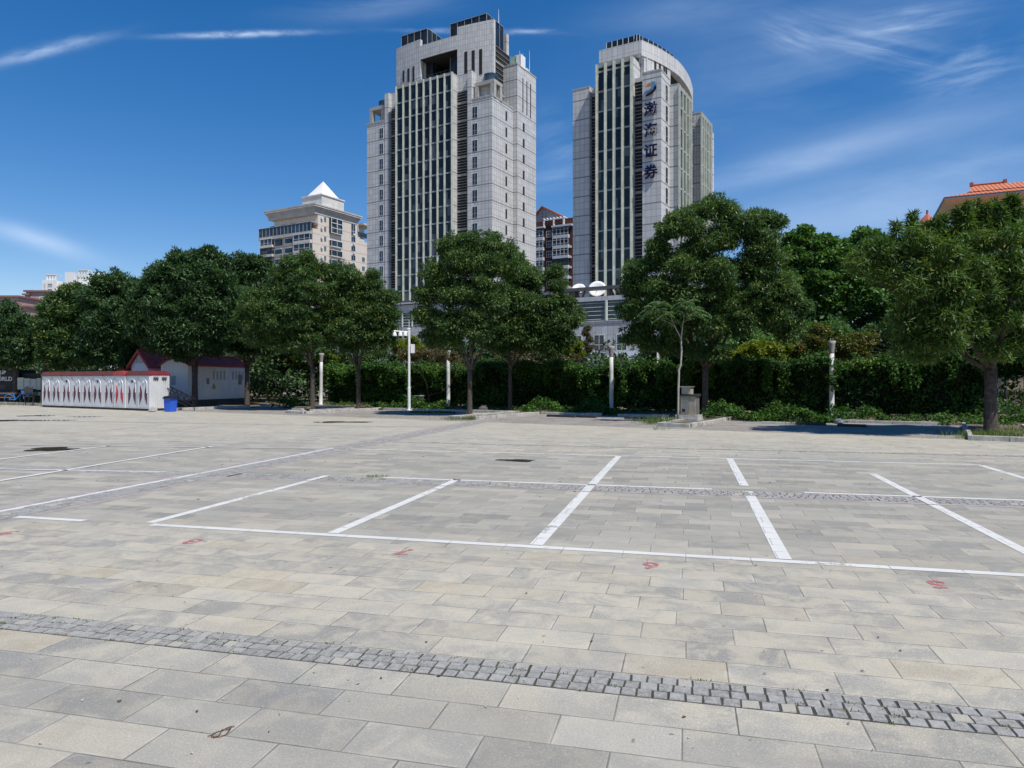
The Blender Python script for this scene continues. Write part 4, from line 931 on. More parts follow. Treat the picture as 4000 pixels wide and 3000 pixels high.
tree('broadleaf_tree', 'dark bushy tree rising behind the right half of the toilet row', (470, 1588),
     [(860, 235, 70), (1010, 225, 75), (1120, 290, 75), (950, 320, 110), (1150, 390, 110), (800, 390, 110), (1000, 480, 120), (1190, 540, 110), (850, 600, 120), (1050, 650, 120), (1240, 640, 75), (800, 740, 120), (950, 780, 105), (1110, 790, 105), (900, 890, 80), (1070, 890, 80), (720, 870, 80), (1200, 750, 75)],
     Z6A, M_LEAF_D, 9, .22, 2.4, leafL=.26, leafW=.09, clump=.55, base_xy=(-26.8, 49.5), nper=40)
tree('broadleaf_tree', 'mid green bushy tree rising behind the left half of the toilet row', (280, 1584),
     [(620, 300, 50), (700, 310, 50), (560, 370, 70), (480, 400, 55), (680, 370, 100), (520, 460, 100), (400, 470, 60), (640, 510, 110), (480, 600, 110), (360, 600, 70), (600, 690, 110), (440, 740, 110), (700, 700, 85), (560, 840, 100), (420, 870, 80), (650, 900, 75), (500, 940, 60), (760, 900, 70)],
     Z6A, M_LEAF, 10, .22, 2.4, leafL=.26, leafW=.09, clump=.55, base_xy=(-34.0, 51.5), nper=40)
tree('broadleaf_tree', 'leftmost tree, its trunk standing in front of the black kiosk', (63, 1574),
     [(60, 470, 60), (30, 590, 95), (160, 610, 95), (245, 570, 50), (280, 700, 70), (70, 740, 110), (200, 790, 105), (-80, 700, 110), (-60, 850, 110), (110, 880, 90), (230, 880, 75), (30, 900, 80), (-150, 500, 110), (-170, 750, 110)],
     Z6A, M_LEAF_D, 11, .22, 2.6, leafL=.26, leafW=.09, clump=.55, nper=40)
for i, (lab, bxy, lobes, m, cv) in enumerate([
    ('bright green plane tree with a spiky top, right of the largest dark tree', (23.5, 46.), [(1465, 290, 42), (1440, 360, 60), (1360, 350, 35), (1360, 410, 60), (1530, 380, 50), (1600, 370, 35), (1640, 390, 40), (1340, 500, 90), (1480, 500, 110), (1640, 490, 90), (1400, 640, 100), (1560, 660, 110), (1700, 640, 90), (1650, 800, 110), (1500, 830, 110), (1740, 850, 90), (1690, 960, 80), (1560, 960, 80)], M_LEAF_P, Z5),
    ('dense green plane tree between the spiky one and the nearest feathery tree', (29., 46.5), [(440, 300, 45), (370, 370, 50), (520, 310, 50), (560, 350, 55), (330, 480, 85), (430, 440, 80), (400, 600, 105), (250, 590, 60), (520, 560, 90), (370, 740, 100), (520, 700, 90), (600, 800, 80), (500, 880, 80), (650, 620, 100), (780, 700, 110), (800, 850, 100), (660, 960, 80)], M_LEAF_P, Z6),
    ('dark background tree filling the gap behind the nearest feathery tree', (42., 52.), [(900, 320, 90), (1000, 400, 110), (1180, 330, 80), (1150, 480, 120), (950, 560, 110), (1300, 520, 110), (1200, 650, 120), (1000, 720, 120), (1400, 700, 120), (1200, 820, 110), (1450, 900, 110), (1500, 500, 100), (1050, 900, 100), (1300, 950, 100)], M_LEAF_D, Z6)]):
    tree('plane_tree' if i < 2 else 'background_tree', lab, None, lobes, cv, m, 20 + i, .2, 2.5, leafL=.24, leafW=.17, clump=.5, nper=34, base_xy=bxy, zfloor=1.2, droop=.1)

# shrubs behind the hedge
def shrub(name, label, lobes, conv, xy, mat, seed, leafL=.14, leafW=.07, clump=.3, nper=40, group=None, dens=1.0, cat_='shrub'):
    return tree(name, label, None, lobes, conv, mat, seed, .05, .8, leafL, leafW, dens * .7, .8, group, cat_, .1, base_xy=xy, clump=clump, nper=nper, zfloor=.2, core=False)
GS = 'shrubs behind the hedge'
shrub('shrub', 'golden yellow shrub above the hedge under the largest dark tree', [(1050, 1150, 70), (1150, 1110, 75), (1250, 1150, 75), (1330, 1130, 60), (960, 1200, 50), (1120, 1200, 70), (1280, 1210, 60)], Z5, (15., 40.), M_YEL, 31, group=GS)
shrub('shrub', 'olive shrub with rusty tips left of the rightmost lamp column', [(1500, 1080, 80), (1580, 1010, 70), (1450, 1170, 70), (1620, 1120, 80), (1550, 1180, 70), (1400, 1190, 60)], Z5, (21., 39.), M_OLV, 32, group=GS)
shrub('shrub', 'olive shrub right of the rightmost lamp column', [(1720, 1120, 80), (1800, 1090, 80), (1760, 1180, 80), (1860, 1140, 80), (1900, 1070, 70)], Z5, (26., 39.), M_OLV, 33, group=GS)
shrub('shrub', 'acid yellow shrub beside the white shop sign', [(1330, 1020, 40), (1390, 1080, 55), (1450, 1050, 50), (1400, 1130, 50), (1340, 1110, 45), (1480, 1110, 40), (1230, 1030, 30)], Z4, (-.4+0*1, 50.) if False else (7.5, 49.), M_YEL, 34, group=GS)
shrub('shrub', 'yellow-green shrub behind the white camera mast', [(60, 1040, 60), (120, 1010, 45), (20, 1090, 60), (150, 1070, 50), (90, 1110, 60)], Z4, (-7.8, 52.), M_YEL, 35, group=GS)
shrub('shrub', 'bright yellow-green shrub seen between the limbs of the fanned tree', [(1400, 840, 50), (1560, 880, 55), (1480, 900, 60), (1590, 920, 50), (1380, 920, 50), (1430, 790, 40)], Z3, (-16., 56.), M_YEL, 36, group=GS)
shrub('shrub', 'green and straw shrub right of the white substation', [(1060, 920, 60), (1130, 880, 55), (1200, 900, 60), (1100, 850, 40), (1260, 910, 55), (1290, 850, 40), (1010, 950, 40)], Z3, (-22., 58.), M_OLV, 37, group=GS)
shrub('shrub', 'thin pale climbing poplar in front of the podium wall', [(1540, 900, 22), (1530, 950, 28), (1560, 1000, 30), (1520, 1040, 32), (1570, 1060, 25), (1540, 1090, 36)], Z4, (9.6, 49.), M_BRN, 38, .12, .05, .22, 18, group=GS)
shrub('shrub', 'brownish vine tangle on the hedge top behind the lamp column', [(60, 1120, 45), (150, 1110, 50), (250, 1110, 55), (350, 1110, 55), (450, 1130, 50), (1250, 1130, 40), (1350, 1150, 40), (1450, 1150, 40)], Z4, (-5.5, 47.), M_BRN, 39, .12, .06, .25, 30, group=GS)
def back_wall():
    rng = np.random.default_rng(79)
    def run(u0, u1, v0, v1, t, n, mat, name, lab, leafL=.2, Wd=.11, rad=.45, npc=30, amp=22):
        P = []
        for i in range(n):
            u = rng.uniform(u0, u1); f = (u - u0) / (u1 - u0); tt = t + rng.uniform(-1.2, 1.2); k = (u - 2000) / F
            Y = tt / (k * math.sin(SA) + math.cos(SA)); vt = v0 + (v1 - v0) * f + amp * (math.sin(u * .021) + .6 * math.sin(u * .053 + 1))
            zt = CH - (vt - HV) / F * Y; P.append((k * Y, Y, rng.uniform(.3, 1) ** .6 * zt))
        P = np.array(P); leaf_mesh(name, *spray(P, np.full(len(P), rad), npc, leafL, Wd, rng, .2), mat, label=lab, cat='shrubs', kind='stuff')
    run(960, 1560, 1350, 1365, 42, 620, M_LEAF, 'shrub_belt', 'green shrub belt above the hedge between the substation and the camera mast')
    run(1640, 2200, 1335, 1345, 43, 800, M_LEAF_D, 'shrub_belt', 'dark shrub belt above the hedge behind the round-crowned tree')
    run(1650, 2180, 1378, 1385, 40.6, 260, M_BRN, 'vine_tangle', 'brownish vines over the hedge behind the round-crowned tree', .13, .07, .35, 26)
    run(2490, 2740, 1365, 1310, 44, 420, M_LEAF_D, 'shrub_belt', 'dark shrub belt above the hedge behind the utility cabinet')
    run(2720, 3320, 1265, 1230, 50, 900, M_LEAF_D, 'shrub_belt', 'dark shrub belt under the plane trees', amp=30)
    run(2680, 3300, 1345, 1290, 44, 620, M_LEAF_P, 'shrub_belt', 'fresh green shrub belt above the hedge left of the rightmost lamp column', amp=30)
    run(3250, 4150, 1280, 1250, 45, 1000, M_LEAF_D, 'shrub_belt', 'dark shrub belt behind the nearest feathery tree', amp=30)
back_wall()
# big dark planting far behind the hedge
def far_mass():
    rng = np.random.default_rng(77); pts = []
    for i in range(1300):
        s = rng.uniform(-75, 40); h = 4.2 + (1.8 if s > -14 else 0) + 1.3 * math.sin(s * .35) + rng.uniform(-.6, .6)
        x, y, _ = s2w(s, rng.uniform(46, 52)); pts.append((x, y, h * rng.uniform(.1, 1)))
    pts = np.array(pts); leaf_mesh('distant_planting', *spray(pts, np.full(len(pts), .9), 42, .34, .2, rng, .1), M_LEAF_D, label='dark band of shrubs beyond the hedge', cat='shrubs', kind='stuff')
far_mass()
def left_mass():
    rng = np.random.default_rng(78); pts = []
    for i in range(1000):
        s = rng.uniform(-98, -40); x, y, _ = s2w(s, rng.uniform(36, 42)); pts.append((x, y, rng.uniform(.1, 5.6 if s > -70 else 4.2)))
    pts = np.array(pts); leaf_mesh('distant_planting', *spray(pts, np.full(len(pts), .9), 42, .32, .2, rng, .1), M_LEAF_D, label='dark shrubs behind the toilet row and the substation', cat='shrubs', kind='stuff')
left_mass()

# ivy-covered railing
def hedge():
    T = empty('ivy_fence', (0, 0, 0), -SA, 'long metal railing smothered in ivy behind the parking bays', 'hedge')
    rng = np.random.default_rng(5); s0, s1 = -38.5, 16.5; t0 = 38.0
    def top(s): return 2.60 + .13 * math.sin(s * 2.3 + 1) + .10 * math.sin(s * 4.1) * math.sin(s * .6) + .12 * math.sin(s * .5) + .1 * math.sin(s * 1.3 + 2) + (.18 if s > -5 else 0)
    C = []; tone = []
    n = 7800
    for i in range(n):
        s = rng.uniform(s0, s1); h = top(s); k = rng.random()
        thin = s > 1.8
        if k < .42: z = h - abs(rng.normal(0, .2)); t = t0 + rng.uniform(-.85 - .2 * math.sin(s * .9), .6)
        else:
            z = rng.uniform(.02, 1) * h; f = max(0, (z - h * .62) / (h * .38)); t = t0 - .22 - .55 * f ** .7 * (.6 + .5 * math.sin(s * 1.1 + 1)) + rng.normal(0, .10)
            if thin and z < 1.75 and rng.random() < .93: continue
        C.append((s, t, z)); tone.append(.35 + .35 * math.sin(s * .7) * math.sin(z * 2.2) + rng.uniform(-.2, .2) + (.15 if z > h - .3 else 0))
    for j in range(75):                 # hanging strands
        s = rng.uniform(s0, s1); h = top(s); L = rng.uniform(.5, 1.5)
        for q in range(int(L / .09)): C.append((s + .05 * math.sin(q), t0 - .85 + .04 * q ** .5, h - .2 - q * .09)); tone.append(.7)
    C = np.array(C)
    # ragged sprouts on top
    sp = np.stack([rng.uniform(s0, s1, 260), t0 + rng.uniform(-.3, .5, 260), rng.uniform(0, .28, 260)], 1); sp[:, 2] += [top(s) for s in sp[:, 0]]
    C = np.concatenate([C, sp]); tone = np.array(tone + [.6] * 260)
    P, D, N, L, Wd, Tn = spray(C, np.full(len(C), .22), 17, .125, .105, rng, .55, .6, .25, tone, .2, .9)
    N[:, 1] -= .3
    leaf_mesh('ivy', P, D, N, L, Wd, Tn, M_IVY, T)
    # ragged core boxes behind the leaves, painted near-black as the hedge's inner shade
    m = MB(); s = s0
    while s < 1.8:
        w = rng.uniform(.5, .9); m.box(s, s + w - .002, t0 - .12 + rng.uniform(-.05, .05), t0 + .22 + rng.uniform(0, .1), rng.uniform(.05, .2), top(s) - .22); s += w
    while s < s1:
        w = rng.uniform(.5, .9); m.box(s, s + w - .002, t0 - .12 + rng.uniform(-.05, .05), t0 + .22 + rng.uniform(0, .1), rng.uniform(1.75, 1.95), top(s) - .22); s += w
    m.build('shade_core', simple('shade_core', (.012, .016, .008), .95, var=.5, scale=12, bump=1), T)
    m = MB(); s = s0
    mr = simple('railing_paint', (.42, .42, .38), .6, var=.2)
    while s < s1: m.box(s - .014, s + .014, t0 - .015, t0 + .015, .05, 2.3); s += .3
    for z in (.3, 2.2): m.box(s0, s1, t0 - .045, t0 - .0155, z, z + .05)
    m.build('railing', mr, T)
hedge()

# ground cover at the foot of the hedge
def cover():
    rng = np.random.default_rng(9); C = []; R_ = []
    def patch(s0, s1, t0, t1, h, n, dead=.0):
        for i in range(n):
            s = rng.uniform(s0, s1); t = rng.uniform(t0, t1); C.append((s, t, rng.uniform(.05, 1) * h * (.6 + .4 * math.sin(s * 2.1 + t))))
    def pat(u, v, ws, wt, h, n):
        s, t = px2s(u, v); patch(s - ws, s + ws, t - wt, t + wt, h, n)
    pat(2190, 1612, 2.2, 1.6, .75, 210); pat(2330, 1618, 1.2, 1.0, .45, 80)
    pat(2900, 1640, 1.6, 1.0, .75, 150); pat(3080, 1645, 1.7, .8, .55, 170); pat(3000, 1640, .5, .4, .95, 50); pat(3210, 1648, .9, .5, .45, 70)
    pat(3330, 1645, 1.2, .6, .6, 60); pat(3560, 1650, 1.2, .6, .35, 36); pat(3800, 1660, 1.2, .8, .35, 50); pat(3960, 1650, 1.2, 1.5, 1.0, 110)
    pat(1660, 1600, 1.1, 1.1, .85, 150); pat(1545, 1596, 1.2, .9, .4, 80); pat(1140, 1593, 1.0, .8, .7, 90); pat(2060, 1590, .6, .6, .9, 50)
    patch(-37, 14, 34, 37.6, .2, 420)
    C_ = np.array(C); m = np.array([s2w(s, t, z) for s, t, z in C_])
    P = spray(m, np.full(len(m), .2), 15, .13, .09, rng, .2, .8, .9)
    leaf_mesh('ground_cover', *P, M_IVY, label='low leafy plants growing at the foot of the hedge', cat='plants', kind='stuff')
    # grass tufts
    G = []
    def tuft(u, v, r, n, h=.22):
        x, y = gpt(u, v)
        for i in range(n): G.append((x + rng.normal(0, r), y + rng.normal(0, r * .8), h * rng.uniform(.5, 1.3)))
    for u, v, r, n, h in [(2560, 1657, .35, 260, .3), (2620, 1650, .3, 160, .22), (2690, 1666, .35, 130, .12), (1780, 1642, .35, 220, .16), (1838, 1640, .15, 90, .2), (3850, 1708, .5, 420, .2), (3950, 1712, .6, 420, .2), (3990, 1690, .6, 300, .2),
                       (3110, 1660, .2, 90, .18), (1640, 1615, .5, 260, .15), (1720, 1614, .6, 260, .12), (2570, 1680, .2, 60, .1), (1445, 1600, .5, 160, .12), (30, 1585, 1.4, 260, .25), (1870, 1610, .6, 200, .12), (930, 1591, 1.5, 100, .1), (3755, 1715, .1, 50, .1), (3660, 1685, .5, 60, .06)]:
        tuft(u, v, r, n, h)
    for i in range(500):                # weeds in the cobbled channel and strips
        k = rng.random()
        if k < .35: x, y, _ = g2w(rng.uniform(-8.5, -8.15), rng.uniform(12, 29) if rng.random() < .7 else rng.uniform(5, 12))
        elif k < .6: x, y, _ = g2w(rng.uniform(-8, -5) if rng.random() < .6 else rng.uniform(-8, 8), rng.uniform(10.95, 11.35))
        elif k < .75: x, y, _ = g2w(rng.uniform(-7, 14), rng.uniform(18.05, 18.3))
        elif k < .9: x, y, _ = g2w(rng.uniform(-6, 4), rng.choice([3.87, 3.95, 4.05, 4.13]) + rng.normal(0, .008))
        else: x, y, _ = s2w(rng.uniform(-36, 4), 24.2 + rng.normal(0, .15))
        for _ in range(9): G.append((x + rng.normal(0, .022), y + rng.normal(0, .012), .014))
    x, y = gpt(1330, 1855) if False else g2w(-5.35, 11.5)[:2]
    for i in range(60): G.append((x + rng.normal(0, .12), y + rng.normal(0, .04), .05))
    G = np.array(G); n = len(G); B = np.stack([G[:, 0], G[:, 1], np.full(n, .0)], 1); D = np.stack([rng.normal(0, .4, n), rng.normal(0, .4, n), np.ones(n)], 1)
    N = rng.normal(size=(n, 3)); leaf_mesh('grass', B, D, N, G[:, 2] * 1.2, .006 + G[:, 2] * .05, rng.uniform(0, 1, n), M_GRASS, label='grass tufts and weeds in pits, kerbs and joints', cat='grass', kind='stuff')
    # small litter
    m = MB(); r2 = np.random.default_rng(3)
    for i in range(170):
        u = r2.uniform(0, 4000); v = r2.uniform(1680, 2950) if i % 3 else r2.uniform(1680, 1900); x, y = gpt(u, v); s_ = r2.uniform(.006, .016) * (1 + (y > 10)); a = r2.uniform(0, 3)
        c, d = math.cos(a) * s_, math.sin(a) * s_; e = r2.uniform(.3, .9)
        m.add([(x - c, y - d, .003), (x + d * e, y - c * e, .012), (x + c, y + d, .004), (x - d * e, y + c * e, .009)], [(0, 1, 2, 3)], int(r2.integers(0, 3)))
    m.build('litter', [simple('dry_leaf', (.13, .10, .06), .9), simple('dark_bit', (.05, .045, .04), .9), simple('pale_bit', (.45, .42, .36), .9)], label='scattered bits of dry leaf and grit on the paving', cat='litter', kind='stuff')
cover()

# sapling with fern-like fronds
def sapling():
    bx, by = gpt(2648, 1651); cv = zc(2300, 1050, 2.37); k = by / F; rng = np.random.default_rng(8)
    T = empty('sapling', (bx, by, 0), 0, 'slender crooked sapling with feathery fronds beside the utility cabinet', 'tree')
    def w(x, y, dy=0): u, v = cv(x, y); return ((u - 2000) * k - bx, dy, CH - (v - HV) * k)
    m = MB()
    m.tube([(0, 0, 0), w(828, 1300), w(830, 1100), w(835, 960), w(832, 940), w(852, 890), w(860, 750), w(855, 640)], [.052, .045, .042, .04, .046, .038, .035, .03], 9)
    m.tube([w(855, 645), w(820, 580), w(785, 520, -.1), w(740, 430, -.2)], [.024, .02, .016, .01], 7)
    m.tube([w(857, 645), w(870, 520), w(890, 430, .1), w(905, 370, .1)], [.026, .022, .018, .012], 7)
    m.tube([w(870, 500), w(920, 475, .1), w(990, 455, .2)], [.014, .011, .008], 6); m.tube([w(785, 520), w(700, 470, .2), w(640, 400, .3)], [.012, .01, .006], 6)
    P = []; D = []; N = []; L = []; Wd = []; Tn = []
    tips = [(665, 320), (640, 390), (705, 430), (600, 360), (905, 310), (955, 380), (885, 420), (1005, 430), (760, 480), (870, 360)]
    for i, (tx, ty) in enumerate(tips):
        c = np.array(w(tx, ty, rng.uniform(-.35, .35)))
        for j in range(8):
            a = 2 * math.pi * (j / 8) + rng.uniform(-.4, .4); d = np.array([math.cos(a), math.sin(a), rng.uniform(-.1, 1.1)]); d /= np.linalg.norm(d); Lf = rng.uniform(.4, .72)
            pts = [c + d * Lf * t + np.array([0, 0, -.42 * Lf * t * t * 1.4]) for t in np.linspace(0, 1, 12)]
            m.tube([tuple(p) for p in pts[::3]], .005, 4)
            side = np.cross(d, [0, 0, 1]); side /= np.linalg.norm(side)
            for q in range(2, 12):
                for sg in (-1, 1):
                    P.append(pts[q]); D.append(side * sg * .85 + d * .3 + np.array([0, 0, -.6]) + rng.normal(0, .12, 3)); N.append([0, 0, 1]); L.append(.18 * (1 - abs(q / 11 - .5) * .6)); Wd.append(.055); Tn.append(.55 + rng.normal(0, .25))
    m.build('trunk', simple('sapling_bark', (.40, .37, .31), .8, var=.25, scale=6), T, True)
    leaf_mesh('crown', np.array(P), np.array(D), np.array(N, float), np.array(L), np.array(Wd), np.array(Tn), leafmat('sapling_leaf', (.035, .09, .025), (.10, .18, .05), None, 0, .3), T)
sapling()
# ------------------------------------------------------------------ STREET OBJECTS
M_TW = simple('toilet_plastic', (.62, .62, .62), .45, var=.12, scale=1.5, dirt=((.35, .30, .24), .35))
M_TDOOR = simple('toilet_door', (.66, .67, .69), .4, var=.1, scale=1.5, dirt=((.38, .34, .28), .3))
M_MAR = simple('maroon_plastic', (.10, .022, .035), .45, var=.2); M_REDP = simple('red_plastic', (.50, .025, .03), .4, var=.2)
M_TROOF = simple('maroon_roof', (.17, .028, .036), .35, var=.35); M_TROOF2 = simple('red_roof_plastic', (.42, .04, .05), .35, var=.3)
M_CHROME = simple('chrome', (.6, .6, .6), .25, .9, var=.05); M_BLACK = simple('black_paint', (.012, .012, .014), .5, var=.2)
def toilets():
    base_s = -48.95; pitch = 1.158; t0 = 23.3
    labs = ['grey-white portable toilet at the far left end of the row', 'second portable toilet from the left end of the row', 'portable toilet third from the left, with a black vent square', 'portable toilet fourth from the left, with a round door boss',
            'portable toilet fifth from the left end of the row', 'portable toilet sixth from the left, with a black vent square', 'portable toilet just left of the one with bright red curves', 'portable toilet with bright red curves and a bright red roof',
            'portable toilet right of the red-curved one, with a black vent square', 'portable toilet at the right end of the row, its ribbed side showing']
    for i in range(10):
        x, y, _ = s2w(base_s + i * pitch, t0 + RNG.uniform(-.03, .03))
        T = empty('portable_toilet', (x, y, 0), -SA + RNG.uniform(-.01, .01), labs[i], 'portable toilet', 'row of portable toilets')
        w = 1.13
        m = MB(); m.box(.03, w - .03, .03, 1.15, 0, .13); m.build('skid', M_DARK, T)
        m = MB(); m.box(0, w, .06, 1.2, .13, 2.0); m.box(0, .085, 0, .0595, .13, 2.0); m.box(w - .085, w, 0, .0595, .13, 2.0); m.box(.0855, w - .0855, 0, .0595, 1.93, 2.0); m.box(.0855, w - .0855, 0, .0595, .13, .19)
        m.build('cabin', M_TW, T)
        if i == 9:
            m = MB()
            for k in range(9): m.box(w + .0, w + .035, .14 + k * .118, .19 + k * .118, .16, 1.97)
            m.build('side_rib', M_TW, T)
            for k in (0, 1):
                v = MB()
                for q in range(4): v.box(w + .036, w + .05, .22 + k * .5, .52 + k * .5, 1.72 + q * .05, 1.745 + q * .05)
                v.build('side_vent', M_DARK, T)
        m = MB(); m.box(.10, w - .10, .012, .055, .2, 1.92)
        arch = [(.20 + .0, 1.45)] + [(w / 2 - .34 * math.cos(a), 1.45 + .38 * math.sin(a)) for a in np.linspace(0, math.pi, 14)]
        m.tube([(w / 2 - .34, .005, 1.0), (w / 2 - .34, .005, 1.45)] + [(w / 2 - .34 * math.cos(a), .005, 1.45 + .36 * math.sin(a)) for a in np.linspace(.1, math.pi - .1, 12)] + [(w / 2 + .34, .005, 1.45), (w / 2 + .34, .005, 1.0)], .028, 6)
        if i not in (2, 5, 8): m.lathe([(.11, 0), (.10, .02), (.06, .035)], 14, (w / 2, 0, 0)); m.v[-42:] = [(vx, -.0 - vz + .012, vy + 1.6) for vx, vy, vz in m.v[-42:]]
        door = m.build('door', M_TDOOR, T)
        for sg in (-1, 1):
            n = 14; out = []; inn = []
            for q in range(n + 1):
                f = q / n; z = .36 + f * 1.16; xo = .345; out.append((w / 2 + sg * xo, z)); inn.append((w / 2 + sg * (xo - .225 * math.sin(math.pi * f) ** 1.2), z))
            poly = out + inn[::-1][1:-1]
            mb = MB(); mb.xprism(poly if sg < 0 else poly[::-1], -.006, .0115); mb.build('door_curve', M_REDP if i == 7 else M_MAR, door)
        mb = MB(); mb.tube([(.16 + (0 if i % 2 else .8), -.02, 1.02), (.22 + (0 if i % 2 else .8), -.05, 1.02), (.24 + (0 if i % 2 else .8), -.05, .98)], .016, 6); mb.build('handle', M_CHROME, door)
        if i in (2, 5, 8): mb = MB(); mb.box(w / 2 - .07, w / 2 + .07, -.004, .011, 1.58, 1.7); mb.build('vent', M_BLACK, door)
        r = MB(); n = 10
        prof = [(w / 2 - (w / 2 + .03) * math.cos(a), 2.0 + .25 * math.sin(a)) for a in np.linspace(0, math.pi, n + 1)]
        r.xprism(prof, -.05, 1.25); r.box(-.02, w + .02, -.03, 1.22, 1.965, 1.999); r.build('roof', M_TROOF2 if i == 7 else M_TROOF, T)
toilets()

def loc(u, v): x, y = gpt(u, v); return (x, y, 0)
# blue wheelie bin, grey tub, stone
T = empty('litter_bin', loc(666, 1608), -.35, 'blue plastic bin with a black lid at the end of the toilet row', 'bin')
m = MB(); m.hexa([(-.21, -.21, .02), (.21, -.21, .02), (.21, .21, .02), (-.21, .21, .02)], [(-.24, -.24, .72), (.24, -.24, .72), (.24, .24, .72), (-.24, .24, .72)])
m.build('bin_body', simple('blue_plastic', (.03, .12, .62), .4, var=.15), T)
m = MB(); m.hexa([(-.30, -.30, .722), (.30, -.30, .722), (.30, .30, .722), (-.30, .30, .722)], [(-.22, -.24, .84), (.22, -.24, .84), (.24, .24, .88), (-.24, .24, .88)]); m.tube([(-.32, -.1, .76), (-.38, -.1, .7), (-.32, -.1, .62)], .02, 5); m.build('lid', M_BLACK, T)
T = empty('storage_tub', loc(600, 1600), -.5, 'grey see-through plastic tub against the end toilet', 'tub')
m = MB(); m.hexa([(-.02, -.2, .03), (.3, -.2, .03), (.3, .12, .03), (-.02, .12, .03)], [(-.06, -.24, .70), (.34, -.24, .70), (.34, .16, .70), (-.06, .16, .70)]); m.hexa([(.36, -.1, .03), (1.0, -.1, .03), (1.0, .3, .03), (.36, .3, .03)], [(.36, -.1, .56), (1.04, -.1, .56), (1.04, .3, .56), (.36, .3, .56)])
m.build('tub_body', simple('grey_tub', (.20, .23, .26), .35, var=.4, scale=2), T)
m = MB(); m.box(-.08, .36, -.26, -.2405, .62, .72); m.box(-.08, .36, .1605, .18, .62, .72); m.build('rim', simple('grey_rim', (.42, .45, .48), .4), T)
def rock(name, label, u, v, r, mat, seed, sq=.6):
    rng = np.random.default_rng(seed); me = MB(); me.lathe([(r * .75, 0), (r * .95, r * .25), (r * .8, r * .7), (r * .35, r * .95), (r * .05, r)], 9)
    me.v = [(x * (1 + rng.normal(0, .12)), y * sq * (1 + rng.normal(0, .12)), z * (1 + rng.normal(0, .08))) for x, y, z in me.v]
    o = me.build(name, mat, label=label, cat='stone'); o.location = loc(u, v); return o
rock('rough_stone', 'rough pale stone on the ground before the grey tub', 597, 1609, .28, M_CONC, 3)
# black lattice truss leaning over the bin
T = empty('lattice_truss', loc(672, 1603), -SA, 'black steel lattice truss lying aslant behind the blue bin', 'truss')
m = MB(); A0 = np.array((-1.0, -.35, 1.40)); A1 = np.array((1.35, .1, .50)); ax = (A1 - A0); up = np.array((.28, 0, .5)) * .8; dp = np.array((0, .4, 0))
for a in (0 * up, up):
    for b in (0 * dp, dp): m.tube([tuple(A0 - up * .6 + a + b), tuple(A1 - up * .6 + a + b)], .028, 6)
for k in range(8):
    c = A0 + ax * k / 7 - up * .6
    m.tube([tuple(c), tuple(c + up)], .018, 5); m.tube([tuple(c + dp), tuple(c + up + dp)], .018, 5); m.tube([tuple(c + up), tuple(c + up + dp)], .018, 5); m.tube([tuple(c), tuple(c + dp)], .018, 5)
    if k < 7:
        d = c + ax / 7; m.tube([tuple(c), tuple(d + up)], .015, 5); m.tube([tuple(c + dp + up), tuple(d + dp)], .015, 5)
m.tube([(1.3, .5, 0), (1.3, .5, .5)], .025, 5); m.tube([(-.4, .6, 0), (-.4, .6, 1.1)], .025, 5); m.build('truss_frame', M_BLACK, T)

# substation box with red tiled roof
M_SHED = simple('shed_white', (.76, .77, .78), .5, var=.08, scale=.8, dirt=((.40, .38, .34), .3))
M_TILE = simple('red_tile', (.46, .06, .05), .6, var=.3, scale=2)
def shed(name, label, x, y, ang, L, Wd, zb, ze, zr, cat_, over=.25):
    T = empty(name, (x, y, 0), ang, label, cat_)    # local +y runs along the long wall, +x faces out of it
    m = MB(); m.box(-Wd, 0, 0, L, zb, ze)
    m.add([(-Wd, 0, ze), (0, 0, ze), (-Wd / 2, 0, zr - .05), (-Wd, L, ze), (0, L, ze), (-Wd / 2, L, zr - .05)], [(0, 1, 2), (5, 4, 3), (0, 3, 4, 1), (1, 4, 5, 2), (2, 5, 3, 0)])
    w = m.build('wall', M_SHED, T)
    r = MB(); n = 6
    for sg in (1, -1):
        for k in range(n):
            x0 = -Wd / 2 + sg * (Wd / 2 + over) * k / n; x1 = -Wd / 2 + sg * (Wd / 2 + over) * (k + 1) / n
            z0 = zr - (zr - ze) * (k / n) * (1 + over * 1.1 / Wd) ; z1 = zr - (zr - ze) * ((k + 1) / n) * (1 + over * 1.1 / Wd)
            r.hexa([(x0, -over, z0 - .05), (x1, -over, z1 - .05), (x1, L + over, z1 - .05), (x0, L + over, z0 - .05)], [(x0, -over, z0 + .0), (x1, -over, z1 + .035), (x1, L + over, z1 + .035), (x0, L + over, z0 + .0)])
    r.tube([(-Wd / 2, -over - .02, zr + .03), (-Wd / 2, L + over, zr + .03)], .06, 6)
    r.build('roof', M_TILE, T)
    if cat_ == 'substation': return T
    b = MB(); ov = over + .02
    for sg in (1, -1):
        xe = -Wd / 2 + sg * (Wd / 2 + over + .02); zz = zr - (zr - ze) * (1 + over * 1.1 / Wd)
        b.hexa([(-Wd / 2, -ov - .03, zr - .14), (xe, -ov - .03, zz - .14), (xe, -ov, zz - .14), (-Wd / 2, -ov, zr - .14)], [(-Wd / 2, -ov - .03, zr + .06), (xe, -ov - .03, zz + .06), (xe, -ov, zz + .06), (-Wd / 2, -ov, zr + .06)])
    b.build('bargeboard', M_TILE, T)
    return T
sx, sy = (736 - 2000) / F * 46, 46.
T = shed('substation', 'long white substation box with a red roof and yellow warning triangles', sx, sy, -GA, 6.6, 2.1, .42, 2.72, 3.35, 'substation', .12)
m = MB(); m.box(-1.9, -.12, .1, 6.5, 0, .3); m.box(-2.0, -.05, .05, 6.55, .3, .419); m.build('plinth', simple('plinth', (.10, .10, .095), .9, var=.3), T)
